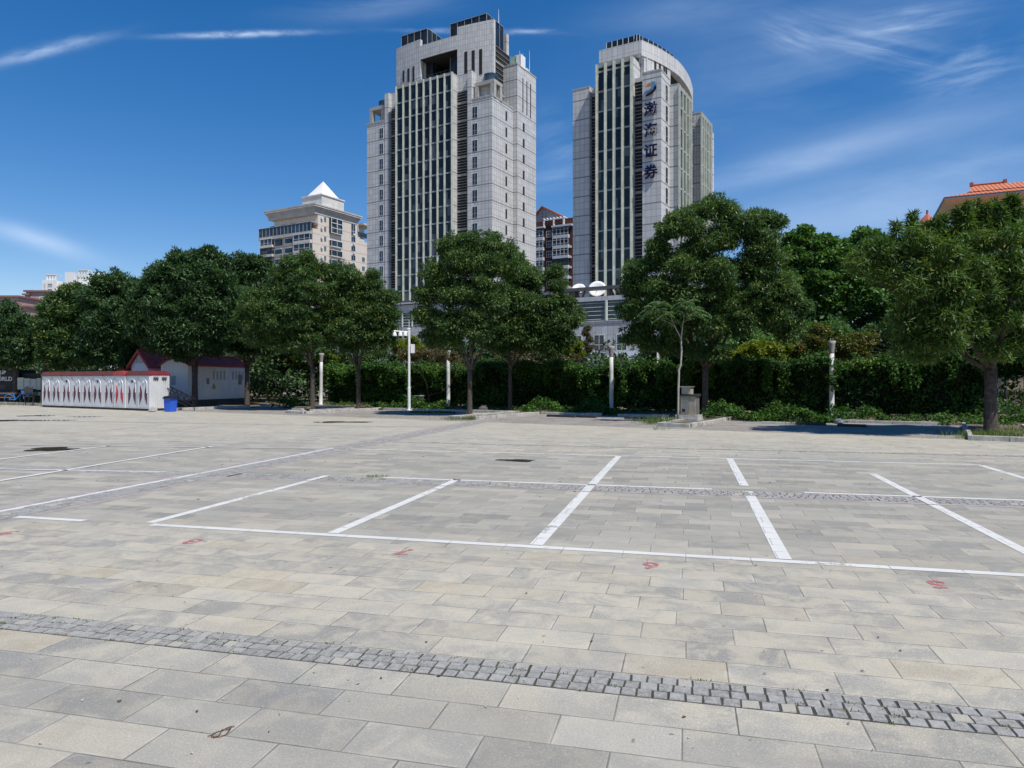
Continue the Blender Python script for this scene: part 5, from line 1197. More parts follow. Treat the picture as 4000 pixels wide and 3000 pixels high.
for y0, y1 in ((.15, 2.1), (2.15, 4.2), (4.25, 6.4)):
    m = MB(); m.box(-.0, .03, y0, y1, .55, 2.6); d = m.build('door', M_SHED, T)
    if y0 > 2:
        v = MB()
        for k in range(4): v.box(.031, .045, y0 + .25 + k * .38, y0 + .42 + k * .38, 1.75, 2.35)
        v.build('vent', simple('vent_grey', (.45, .46, .48), .5), d)
M_YS = simple('sign_yellow', (.70, .60, .03), .5, var=.1)
for y_ in (.62, 2.5):
    m = MB(); m.add([(.052, y_ - .17, 1.15), (.052, y_ + .17, 1.15), (.052, y_, 1.46)], [(0, 1, 2)]); m.add([(.034, y_ - .2, 1.13), (.034, y_ + .2, 1.13), (.034, y_, 1.5), (.05, y_ - .2, 1.13), (.05, y_ + .2, 1.13), (.05, y_, 1.5)], [(0, 2, 1), (3, 4, 5), (0, 1, 4, 3), (1, 2, 5, 4), (2, 0, 3, 5)], 1)
    m.add([(.056, y_ + .03, 1.40), (.056, y_ - .05, 1.28), (.056, y_ + .0, 1.28), (.056, y_ - .03, 1.18), (.056, y_ + .06, 1.31), (.056, y_ + .01, 1.31)], [(0, 1, 2, 5), (5, 2, 3, 4)], 1)
    m.build('warning_sign', [M_YS, M_BLACK], T)
m = MB(); m.box(.035, .05, 1.75, 2.0, 1.45, 1.85); m.box(.035, .12, 5.2, 5.5, 1.4, 2.1); m.build('meter_plate', simple('plate_grey', (.25, .26, .26), .5), T)
m = MB(); m.box(-1.35, -.95, -.02, -.001, 1.4, 2.0); m.build('wall_plate', simple('plate_pale', (.42, .43, .44), .5), T)
x2, y2 = (580 - 2000) / F * 47.5, 47.5
T = shed('red_roofed_hut', 'small white hut with a steep red tiled gable roof behind the toilets', x2, y2, -GA, 4.2, 1.35, .1, 2.72, 3.7, 'hut', .2)
m = MB(); m.box(-.98, -.45, -.03, -.002, 2.85, 3.2); m.build('gable_vent', simple('vent_grey2', (.5, .5, .52), .5), T)

# lamp columns (their lamps are gone, only the concrete cups remain)
M_COL = simple('column_white', (.60, .60, .585), .7, var=.14, scale=3, dirt=((.30, .29, .26), .35)); M_CUP = simple('cup_concrete', (.34, .32, .30), .85, var=.25)
def lamp(u, v, Y, label, lean=0.0):
    x, y = (u - 2000) / F * Y, Y
    T = empty('lamp_column', (x, y, 0), 0, label, 'lamp column', 'lamp columns along the hedge'); T.rotation_euler = (0, lean, 0)
    m = MB(); m.lathe([(.16, 0), (.16, .03), (.118, .035), (.116, .9), (.112, 2.2), (.105, 3.0)], 20); m.build('shaft', M_COL, T, True)
    m = MB(); m.lathe([(.107, 3.0), (.115, 3.05), (.12, 3.2), (.155, 3.45), (.185, 3.6), (.155, 3.6), (.09, 3.5)], 20); m.build('cup', M_CUP, T, True)
lamp(3249, 1640, 34.1, 'pale lamp column with a leafy vine round it, rightmost of the four')
lamp(2388, 1606, 39.2, 'pale lamp column in front of the white shop sign')
lamp(1751, 1591, 45., 'pale lamp column just left of the round-crowned tree')
lamp(1253, 1576, 49.5, 'pale lamp column beside the fanned tree, leftmost of the four', .012)
rng = np.random.default_rng(4); x, y = (3249 - 2000) / F * 34.1, 34.1
C = np.array([(x + rng.normal(0, .14), y - .2 + rng.normal(0, .06), z) for z in np.concatenate([rng.uniform(1.15, 1.95, 26), rng.uniform(.05, .5, 10)])])
leaf_mesh('climbing_vine', *spray(C, np.full(len(C), .13), 9, .13, .1, rng, .6), M_IVY, label='leafy vine clinging to the rightmost lamp column', cat='vine')

# camera mast
x, y = (1598 - 2000) / F * 40.2, 40.2
T = empty('camera_mast', (x, y, 0), 0, 'white camera mast with three dome cameras on its arm', 'camera mast')
m = MB(); m.lathe([(.2, 0), (.2, .05), (.085, .06), (.085, 1.3), (.07, 1.32), (.07, 4.55)], 16); m.tube([(0, 0, 4.5), (0, 0, 5.15)], .018, 6); m.build('pole', M_WHITE_M, T, False)
m = MB(); m.tube([(.05, 0, 4.42), (-.85, -.1, 4.50)], .045, 8); m.tube([(.1, 0, 4.62), (-.1, 0, 4.62)], .035, 6); m.build('arm', M_WHITE_M, T)
for dx in (-.8, -.48, -.2):
    d = MB(); d.lathe([(.03, 0), (.06, -.04), (.1, -.1), (.125, -.24), (.12, -.26)], 16, (dx, -.1, 4.46)); c = d.build('dome_camera', M_WHITE_M, T, True)
    d = MB(); d.lathe([(.105, -.262), (.1, -.31), (.07, -.35), (.02, -.37)], 16, (dx, -.1, 4.46)); d.build('lens_dome', M_BLACK, c, True)
m = MB(); m.box(.10, .32, -.1, .1, 3.25, 3.75); m.build('control_box', M_WHITE_M, T)
# second camera standard behind the hedge
x, y = (2562 - 2000) / F * 44, 44.
T = empty('camera_standard', (x, y, 0), 0, 'short white standard with a dark hooded camera behind the hedge', 'camera')
m = MB(); m.box(.05, .22, -.08, .08, 0, 3.35); m.tube([(.15, 0, 3.3), (.0, 0, 3.5), (-.3, 0, 3.5)], .05, 8); m.build('post', M_WHITE_M, T)
m = MB(); m.hexa([(-.6, -.12, 3.62), (.1, -.12, 3.5), (.1, .2, 3.5), (-.6, .2, 3.62)], [(-.72, -.2, 3.86), (.2, -.2, 3.72), (.2, .25, 3.72), (-.72, .25, 3.86)]); m.build('hood', M_DARK, T)

# utility cabinet on slabs
M_STEEL = simple('stainless', (.38, .37, .34), .38, .55, var=.3, scale=1.5, dirt=((.18, .15, .11), .5)); M_BEIGE = simple('cabinet_beige', (.42, .37, .29), .6, var=.25, dirt=((.2, .15, .1), .5))
cx, cy = gpt(2702, 1650); cxy = w2s(cx, cy)
T = empty('utility_cabinet', (cx, cy + .35, 0), -SA, 'two-tier rusty steel utility cabinet on stacked stone slabs', 'cabinet')
for k, (a0, a1, b0, b1, z0, z1) in enumerate([(-.62, .45, -.42, .42, .0, .15), (-.5, .42, -.32, .38, .15, .30)]):
    m = MB(); m.box(a0, a1, b0, b1, z0, z1 - .002); m.build('stone_slab', M_KERB, T)
m = MB(); m.box(-.30, .32, -.27, .27, .30, 1.05); c = m.build('cabinet_body', M_BEIGE, T)
m = MB(); m.box(-.28, .05, -.285, -.271, .34, 1.0); m.box(.321, .335, -.24, .24, .33, 1.02); m.box(.336, .37, -.2, -.17, .7, .82); m.build('door', M_STEEL, c)
m = MB(); m.hexa([(-.34, -.31, 1.05), (.38, -.31, 1.05), (.38, .31, 1.05), (-.34, .31, 1.05)], [(-.34, -.31, 1.10), (.38, -.31, 1.12), (.38, .31, 1.15), (-.34, .31, 1.13)]); m.build('lid', M_DARK, T)
m = MB(); m.box(-.27, .10, -.2, .2, 1.14, 1.42); m.box(-.35, .14, -.26, .25, 1.42, 1.46, 1); m.build('upper_box', [M_BEIGE, M_STEEL], T)
m = MB(); m.box(-.22, -.10, -.290, -.286, .42, .54); m.build('hole', M_VOID, T)

# wheel stops and loose kerb stones
M_RUB = simple('black_rubber', (.04, .04, .042), .8, var=.4, scale=6)
stops = [(2192, 1629, 1.5), (2282, 1631, 1.2), (2502, 1637, 1.5), (3167, 1660, 1.1), (3327, 1667, 1.0), (1645, 1613, 1.3), (1737, 1614, 1.3), (1465, 1601, 1.0)]
sl_ = ['half hidden by leaves behind the second bay', 'just right of the leftmost pair in the middle bay', 'left of the grassy utility cabinet pit', 'beside the leafy plants left of the rightmost lamp column', 'near the plastic litter at the rightmost lamp column', 'below the white camera mast', 'right of the white camera mast', 'left of the white camera mast']
sl_ = ['before the leafy clump left of a lamp column', 'directly left of the lamp column before the shop sign', 'in the shade left of the grassy pit with the cabinet', 'left of the rightmost lamp column', 'in the shade right of the rightmost lamp column', 'beside the foot of the white camera mast', 'between the camera mast and the round-crowned tree', 'on the kerb end left of the camera mast']
for (u, v, L), lb in zip(stops, sl_):
    m = MB(); m.xprism([(-L / 2, 0), (L / 2, 0), (L / 2 - .03, .1), (-L / 2 + .03, .1)], -.07, .07); o = m.build('wheel_stop', M_RUB, label='black rubber wheel stop ' + lb, cat='wheel stop', group='rubber wheel stops'); o.location = loc(u, v); o.rotation_euler = (0, 0, -SA)
for u, v, L, lb in ((3045, 1655, 1.3, 'pale stone kerb block lying loose before the leafy plants'),):
    m = MB(); m.box(-L / 2, L / 2, -.09, .09, 0, .07); m.box(-L / 2 + .6, L / 2 + .5, .095, .2, 0, .05); o = m.build('loose_kerb_stone', simple('pale_stone', (.60, .57, .50), .8, var=.2), label=lb, cat='kerb stone'); o.location = loc(u, v); o.rotation_euler = (0, 0, -SA)
T = empty('stacked_kerb_stones', loc(1165, 1611), -SA, 'small stack of broken kerb stones at the pit corner', 'kerb stones')
m = MB(); m.box(-.7, .5, -.15, .1, 0, .12); m.build('lower_stone', M_KERB, T)
m = MB(); m.box(-.35, .35, -.13, .09, .121, .23); m.build('upper_stone', M_KERB, T)
m = MB(); m.box(-.5, .4, .2, .5, .2, .3); m.box(-.4, .3, .25, .45, 0, .2); m.build('back_stone', simple('brown_stone', (.22, .18, .14), .9, var=.3), T)
rock('bagged_litter', 'crumpled clear plastic bag at the foot of the rightmost lamp column', 3278, 1655, .2, simple('clear_plastic', (.20, .23, .26), .2, var=.8, scale=9, spec=.6), 7, .8)['category'] = 'plastic bag'
rock('broken_stone', 'low dark stone in the round-crowned tree\u2019s pit', 1888, 1607, .3, simple('dark_stone', (.12, .11, .10), .9), 9)
# electric box under the camera mast
T = empty('junction_box', loc(1633, 1596), -SA, 'low brown junction box beside the white camera mast', 'junction box')
m = MB(); m.box(-.28, .28, -.2, .2, 0, .75); m.build('box_body', simple('brown_box', (.13, .10, .09), .7, var=.3), T); m = MB(); m.box(-.33, .33, -.25, .25, .751, .8); m.build('lid', M_CONC, T)

# rusty wire loop in the foreground
cv = zc(700, 2800, 7.373); pts = [(820, 600), (880, 590), (930, 600), (1000, 630), (1080, 605), (1200, 590), (1330, 545), (1440, 450), (1500, 350), (1460, 330), (1360, 350), (1240, 405), (1060, 470), (960, 540), (925, 600)]
gp = [gpt(*cv(x, y)) for x, y in pts]; ox, oy = gp[0]; T = empty('wire_loop', (ox, oy, 0), 0, 'rusty twisted wire loop lying on a foreground slab', 'wire')
M_RUST = simple('rusty_wire', (.14, .065, .035), .7, var=.4, scale=40)
m = MB(); m.tube([(x - ox, y - oy, .006 + .004 * math.sin(i)) for i, (x, y) in enumerate(gp)], .0022, 6); 
g2 = [gpt(*cv(x, y)) for x, y in [(925, 605), (1010, 625), (1120, 600), (1180, 520), (1220, 450), (1290, 410), (1420, 405), (1490, 350), (1530, 320), (1600, 310)]]
m.tube([(x - ox, y - oy, .009 + .003 * math.sin(i * 2)) for i, (x, y) in enumerate(g2)], .0022, 6); m.build('wire', M_RUST, T, True)

# black kiosk with lettering, notice boards, bench and bicycle at the far left
KX, KY = (-34.9, 52.6)
T = empty('black_kiosk', (-44.5, 53.5, 0), 0, 'long black food kiosk with white lettering and a striped skirt at the left edge', 'kiosk')
def kz(v, Y=53.5): return CH - (v - HV) / F * Y
def kx(u, Y=53.5): return (u - 2000) / F * Y + 44.5
m = MB(); m.box(kx(-260), kx(57), 0, 2.4, kz(1531), kz(1444)); m.box(kx(-260), kx(167), .3, 2.4, kz(1531), kz(1458)); m.box(kx(-250), kx(167), .5, 2.4, .02, kz(1545)); m.build('kiosk_wall', M_BLACK, T)
m = MB()
for k in range(16): u0 = -240 + k * 26; m.box(kx(u0), kx(u0 + 24), -.02, .2, kz(1545), kz(1532), k % 4)
m.build('skirt', [simple('skirt_red', (.30, .05, .05), .7), simple('skirt_blue', (.08, .20, .32), .7), simple('skirt_green', (.06, .18, .10), .7), simple('skirt_white', (.45, .45, .45), .7)], T)
M_LET = simple('letter_white', (.70, .71, .74), .5, var=.1)
for body, u, v, s_ in (('POP UP', 24, 1461, .36), ('IN', 3, 1472, .3), ('THE WORLD', 49, 1487, .42)):
    text_obj('lettering', body, s_, M_LET, T, (kx(u), -.02, kz(v)), (R(90), 0, 0), .01, .012, 'RIGHT')
m = MB(); m.box(kx(-200), kx(23), -.03, -.001, kz(1519), kz(1503)); m.build('panel', simple('panel_dark', (.05, .05, .055), .5), T)
for i, (u0, u1, v0, v1) in enumerate(((79, 103, 1475, 1521), (105, 128, 1478, 1518), (130, 152, 1480, 1519), (154, 176, 1477, 1522))):
    b = empty('notice_board', (kx(u0) - 44.5, 53.2, kz(v1)), 0, ['white slatted notice board, tallest, right of the leftmost trunk', 'white slatted notice board with a small blue mark', 'white slatted notice board second from the toilets', 'white slatted notice board beside the first toilet'][i], 'notice board', 'notice boards on the kiosk')
    m = MB(); H = kz(v0) - kz(v1); Wb = kx(u1) - kx(u0); n = 9
    for k in range(n): m.box(0, Wb, -.02 * (k % 2) - .01, .03, H * k / n + .01, H * (k + 1) / n - .006)
    m.box(-.01, Wb + .01, .031, .06, 0, H); m.build('slat', simple('board_white', (.58, .62, .56), .6, var=.2), b)
    if i == 1: m = MB(); m.box(.15, .35, -.04, -.031, .06, .16); m.build('blue_mark', simple('mark_blue', (.05, .15, .40), .5), b)
T = empty('bench', (-38.6, 52.4, 0), 0, 'orange plank bench under the kiosk lettering', 'bench')
m = MB(); M_ORW = simple('orange_wood', (.38, .15, .06), .6, var=.3)
for z, y in ((.42, -.1), (.72, .15)): m.box(-2.5, 1.9, y - .15, y + .1, z, z + .06)
m.build('plank', M_ORW, T); m = MB()
for x in (-2.2, -.2, 1.6): m.box(x, x + .06, -.2, .2, 0, .419); m.box(x, x + .06, .2005, .25, 0, .74)
m.build('leg', M_DARK, T)
T = empty('bicycle', (-35.9, 51.4, 0), .1, 'bright blue shared bicycle with a basket left of the toilet row', 'bicycle')
M_BBL = simple('bike_blue', (.03, .25, .62), .35, var=.1)
for x in (-.52, .52):
    m = MB(); n = 22; m.tube([(x + .32 * math.cos(2 * math.pi * k / n), 0, .34 + .32 * math.sin(2 * math.pi * k / n)) for k in range(n + 1)], .025, 6)
    for k in range(8): m.tube([(x, 0, .34), (x + .3 * math.cos(k * .785), 0, .34 + .3 * math.sin(k * .785))], .006, 4)
    m.build('wheel', M_DARK, T)
m = MB(); m.tube([(-.52, 0, .34), (-.1, 0, .3), (.36, 0, .78), (.52, 0, .34)], .03, 7); m.tube([(-.1, 0, .3), (-.25, 0, .85)], .03, 7); m.tube([(-.52, 0, .34), (-.2, 0, .65)], .018, 6); m.tube([(.36, 0, .78), (.32, 0, 1.0)], .025, 6)
m.tube([(-.85, 0, .34), (-.78, 0, .58), (-.52, 0, .69), (-.3, 0, .6)], .03, 5); m.build('frame', M_BBL, T)
m = MB(); m.box(-.38, -.12, -.07, .07, .86, .92); m.build('saddle', M_BLACK, T)
m = MB(); m.tube([(.22, -.27, 1.0), (.34, 0, 1.02), (.22, .27, 1.0)], .018, 6); m.build('handlebar', M_BLACK, T)
m = MB(); m.hexa([(.42, -.13, .72), (.64, -.13, .72), (.64, .13, .72), (.42, .13, .72)], [(.38, -.18, .95), (.74, -.18, .95), (.74, .18, .95), (.38, .18, .95)]); m.build('basket', M_BBL, T)
T = empty('folding_chair', (-32.9, 48.3, 0), .3, 'dark folding chair standing left of the first toilet', 'chair')
m = MB()
for x in (-.25, .25):
    m.tube([(x, .2, 0), (x, -.2, .75), (x * .9, -.05, 1.25)], .022, 6); m.tube([(x, -.25, 0), (x, .2, .6)], .022, 6)
m.build('chair_frame', M_DARK, T); m = MB(); m.box(-.26, .26, -.2, .22, .58, .62); m.build('seat', M_DARK, T); m = MB(); m.box(-.25, .25, -.1, -.07, .85, 1.22); m.build('backrest', M_DARK, T)

# things glimpsed beyond the railing at the far right
def arched_fence():
    T = empty('arched_railing', s2w(9, 46), -SA, 'low white arch-topped railing beyond the hedge at the right edge', 'railing')
    m = MB()
    for k in range(26):
        x = k * .42; m.tube([(x, 0, .45), (x, 0, 1.32)] + [(x + .15 - .15 * math.cos(a), 0, 1.32 + .16 * math.sin(a)) for a in (.5, 1.2, 1.57, 2.0, 2.6)] + [(x + .3, 0, 1.32), (x + .3, 0, .45)], .022, 5)
    for z in (.6, 1.15): m.tube([(-.1, 0, z), (11, 0, z)], .02, 5)
    m.build('arch_bar', M_WHITE_M, T)
arched_fence()
rng = np.random.default_rng(6); C = np.array([s2w(rng.uniform(-4, 20), 45 + rng.normal(0, .25), rng.uniform(.75, 1.12)) for _ in range(900)])
leaf_mesh('low_yellow_hedge', *spray(C, np.full(len(C), .2), 14, .12, .07, rng), M_YEL, label='clipped yellow hedge in front of the white arched railing', cat='hedge')
C = np.array([s2w(rng.uniform(-6, 22), 44.6 + rng.normal(0, .3), rng.uniform(.05, .75)) for _ in range(900)])
leaf_mesh('low_green_hedge', *spray(C, np.full(len(C), .25), 14, .14, .09, rng), M_LEAF_D, label='dark green planting under the clipped yellow hedge', cat='hedge')
for i, (a, b, lb) in enumerate(((14.6, 1.7, 'crumpled red cloth canopy beyond the arched railing, beside the nearest trunk'), (17.0, 1.8, 'red cloth canopy beyond the arched railing at the right edge'))):
    T = empty('red_canopy', s2w(a - 1.2, 48), -SA, lb, 'canopy', 'red canopies'); m = MB(); rg = np.random.default_rng(i)
    n = 8; V = []
    for k in range(n + 1):
        x = k / n * b; V.append((x, rg.normal(0, .08), 1.45 + rg.normal(0, .05), 1.95 + rg.normal(0, .09)))
    for k in range(n):
        p, q = V[k], V[k + 1]; m.add([(p[0], p[1], p[2]), (q[0], q[1], q[2]), (q[0], q[1] + .15, q[3]), (p[0], p[1] + .15, p[3]), (q[0], q[1] + .9, q[3] + .1), (p[0], p[1] + .9, p[3] + .1)], [(0, 1, 2, 3), (3, 2, 4, 5)])
    m.build('cloth', simple('red_cloth', (.55, .03, .06), .8, var=.2), T); m = MB(); m.tube([(.1, .5, 0), (.1, .5, 1.9)], .03, 5); m.tube([(b - .1, .5, 0), (b - .1, .5, 1.9)], .03, 5); m.build('pole', M_DARK, T)

# ------------------------------------------------------------------ FAR BUILDINGS
def apartment():
    fr = Frame(950 + 900 / 3.318, 215, TA); T = fr.root('apartment_block', 'cream apartment block with a white pyramid roof turret', 'apartment block')
    zx = lambda x: 950 + x / 3.318; zy = lambda y: 650 + y / 3.318
    A = lambda x, b: fr.A(zx(x), b); B = lambda x, a: fr.B(zx(x), a); Z = lambda y, a, b: fr.Z(zy(y), a, b)
    m_, t, b_, o_ = newmat('cream_render'); co = t.node('ShaderNodeTexCoord').outputs['Object']; X, Y, Zc = t.sep(co)
    z1 = Z(870, 0, 0); st = t.m('LESS_THAN', t.m('FRACT', t.m('DIVIDE', t.m('SUBTRACT', Zc, z1), 3.0)), .10)
    c = t.mix(t.ramp(t.noise(t.mul(co, (1, 1, .3)), .5, 5), .4, .8, 0, .35), (.62, .57, .50), (.46, .42, .37)); c = t.mix(t.m('MULTIPLY', st, .8), c, (.52, .33, .27)); t.put(b_.inputs['Base Color'], c); b_.inputs['Roughness'].default_value = .85
    CREAM = m_
    M_CORN = simple('cornice', (.50, .48, .45), .8, var=.2, scale=.5, dirt=((.25, .23, .2), .4)); M_TUR = simple('turret_white', (.66, .65, .61), .8, var=.2, scale=.4, dirt=((.40, .38, .34), .5)); M_PYR = simple('pyramid_white', (.80, .77, .76), .6, var=.1, scale=.3, dirt=((.55, .30, .25), .5))
    aL = A(240, 0); bR = B(1480, 0); ztop = Z(600, 0, 0); zb = Z(800, 0, 0)
    w = MB(); w.box(aL, 0, 0, bR, 0, zb - .0); w.box(aL + 3.2, -.01, 2.2, bR, zb, ztop); w.box(-8, -.02, bR + .01, B(1612, 0), 0, Z(960, 0, bR)); w.box(-8, -1.5, bR + .01, bR + 5, Z(960, 0, bR), Z(720, 0, bR)); w.build('wall', CREAM, T)
    # flared cornice
    c = MB()
    for k in range(5):
        e = .1 + k * k * .06; c.box(aL + 2.2 - e, e, .9 - e, bR + e, ztop + k * .5, ztop + k * .5 + .499)
    c.box(aL + 1.1, 1.2, -.2, bR + 1.2, ztop + 2.5, ztop + 2.9); c.box(-9, .9, bR + 2, bR + 8, Z(745, 0, bR), Z(745, 0, bR) + .6); c.build('cornice', M_CORN, T)
    pb = 3.0; pa = A(1018, pb); p0 = A(765, pb); pB = B(1305, pa); zp = Z(368, pa, pb); zq = ztop + 2.9
    tb = MB(); tb.box(p0, pa, pb, pB, zq, zp); tb.box(p0 - .25, pa + .25, pb - .25, pB + .25, zp, zp + .35); tb.build('turret', M_TUR, T)
    cxm, cym = (p0 + pa) / 2, (pb + pB) / 2; za = fr.Z(zy(195), cxm, cym)
    py = MB(); py.add([(p0 + .8, pb + .8, zp + .35), (pa - .8, pb + .8, zp + .35), (pa - .8, pB - .8, zp + .35), (p0 + .8, pB - .8, zp + .35), (cxm, cym, za)], [(0, 1, 4), (1, 2, 4), (2, 3, 4), (3, 0, 4), (3, 2, 1, 0)]); py.build('pyramid_roof', M_PYR, T)
    # roof terrace glazing
    g = MB(); zt0, zt1 = zb - 1.6, zb + 1.9; g.box(aL - .6, .0, -.6, -.45, zt0 + .8, zt1); gz = g.build('terrace_glazing', M_BGLASS, T)
    f = MB(); f.box(aL - .7, .1, -.75, 2.1, zt1, zt1 + .14); f.box(aL - .7, .05, -.7, -.4, zt0 - .2, zt0 + .78)
    for k in range(15): x = aL - .6 + (-aL + .5) * k / 14; f.box(x - .05, x + .05, -.66, -.601, zt0 + .8, zt1)
    f.build('terrace_frame', M_CORN, T)
    for x0, x1, mt in ((350, 405, None), (490, 550, None), (620, 690, None)): window(T, 'b', 2.2, A(x0, 2.2), A(x1, 2.2), zb + .8, zb + 3.2, 1, mat=M_DGLASS)
    def bay(a0, a1, z, dark=0):
        m = MB(); m.box(a0, a1, -.9, -.01, z - .9, z - .1); w_ = m.build('balcony', M_CORN if dark else CREAM, T)
        g = MB(); g.box(a0 + .1, a1 - .1, -.82, -.01, z - .1, z + 1.75); g.build('glazing', M_DGLASS if dark else M_WIN, w_)
        f = MB()
        for k in range(4): x = a0 + .1 + (a1 - a0 - .28) * k / 3; f.box(x, x + .1, -.90, -.821, z - .1, z + 1.75)
        f.box(a0, a1, -.92, -.01, z + 1.751, z + 1.95); f.box(a0 + .21, a1 - .1, -.87, -.825, z + .4, z + .5); f.build('balcony_frame', M_DARK if dark else M_FRAME, w_)
    fl = [Z(y, 0, 0) for y in (945, 1070, 1200, 1325, 1455)]
    for k, z in enumerate(fl):
        bay(A(245, 0), A(400, 0), z, k in (1, 2)); bay(A(675, 0), A(893, 0), z)
        for j, (x0, x1) in enumerate(((428, 508), (556, 634))):
            m = MB(); m.box(A(x0, 0), A(x1, 0), -.55, -.01, z - .55, z - .4); m.box(A(x0, 0), A(x1, 0), -.55, -.01, z + 1.1, z + 1.25); w_ = m.build('bay_window', M_FRAME if (k + j) % 3 else M_DARK, T)
            m = MB(); m.box(A(x0, 0) + .08, A(x1, 0) - .08, -.5, -.01, z - .4, z + 1.1); m.build('pane', M_WIN, w_)
    # right face
    for k in range(7):
        z = Z(690, 0, B(1061, 0)) - k * 3.0
        window(T, 'a', 0, B(1046, 0), B(1076, 0), z - .8, z + .85, 1, hbar=False)
        m = MB(); m.box(.01, .55, B(1000, 0), B(1022, 0), z - .2, z + .5); m.build('air_conditioner', M_FRAME, T)
        za_ = z - 1.0
        if k >= 2:
            b0, b1 = B(1115, 0), B(1262, 0); m = MB(); m.box(.01, 1.0, b0, b1, za_ - 1.1, za_ - .75); w_ = m.build('bay_window', M_CORN, T)
            g = MB(); g.box(.01, .9, b0 + .1, b1 - .1, za_ - .749, za_ + .9); g.build('pane', M_DGLASS if k % 2 else M_WIN, w_); f = MB(); f.box(.01, .98, b0, b1, za_ + .901, za_ + 1.05)
            for q in range(3): y = b0 + .1 + (b1 - b0 - .3) * q / 2; f.box(.901, .96, y, y + .12, za_ - .74, za_ + .9)
            f.build('bay_frame', M_FRAME, w_)
        if k >= 1: window(T, 'a', 0, B(1398, 0), B(1455, 0), z - 1.9, z - .1, 1, hbar=False); 
        m = MB(); m.box(.01, .5, B(1418, 0), B(1442, 0), z - 2.7, z - 2.1); m.build('air_conditioner', M_FRAME, T)
        if k >= 3: window(T, 'a', 0, B(1538, 0), B(1576, 0), z - 1.6, z + .0, 1, hbar=False)
    b0, b1 = B(1113, 0), B(1262, 0); z0, z1_ = Z(858, 0, b0), Z(665, 0, b0)
    g = MB(); g.box(.01, .9, b0, b1, z0, z1_); g_ = g.build('stair_glazing', M_DGLASS, T); f = MB()
    for q in range(4): z = z0 + (z1_ - z0) * q / 3; f.box(.901, .99, b0 - .05, b1 + .05, z - .1, z + .1)
    for y in (b0, (b0 + b1) / 2, b1 - .2): f.box(.901, .97, y, y + .2, z0, z1_)
    f.build('stair_frame', M_FRAME, g_)
    window(T, 'a', 0, B(1395, 0), B(1455, 0), Z(910, 0, B(1425, 0)), Z(735, 0, B(1425, 0)), 1, fw=.16)
    g = MB(); g.box(-.05, .05, B(1490, 0), B(1608, 0), Z(925, 0, B(1550, 0)), Z(860, 0, B(1550, 0))); g.build('terrace_glazing', M_BGLASS, T)
apartment()

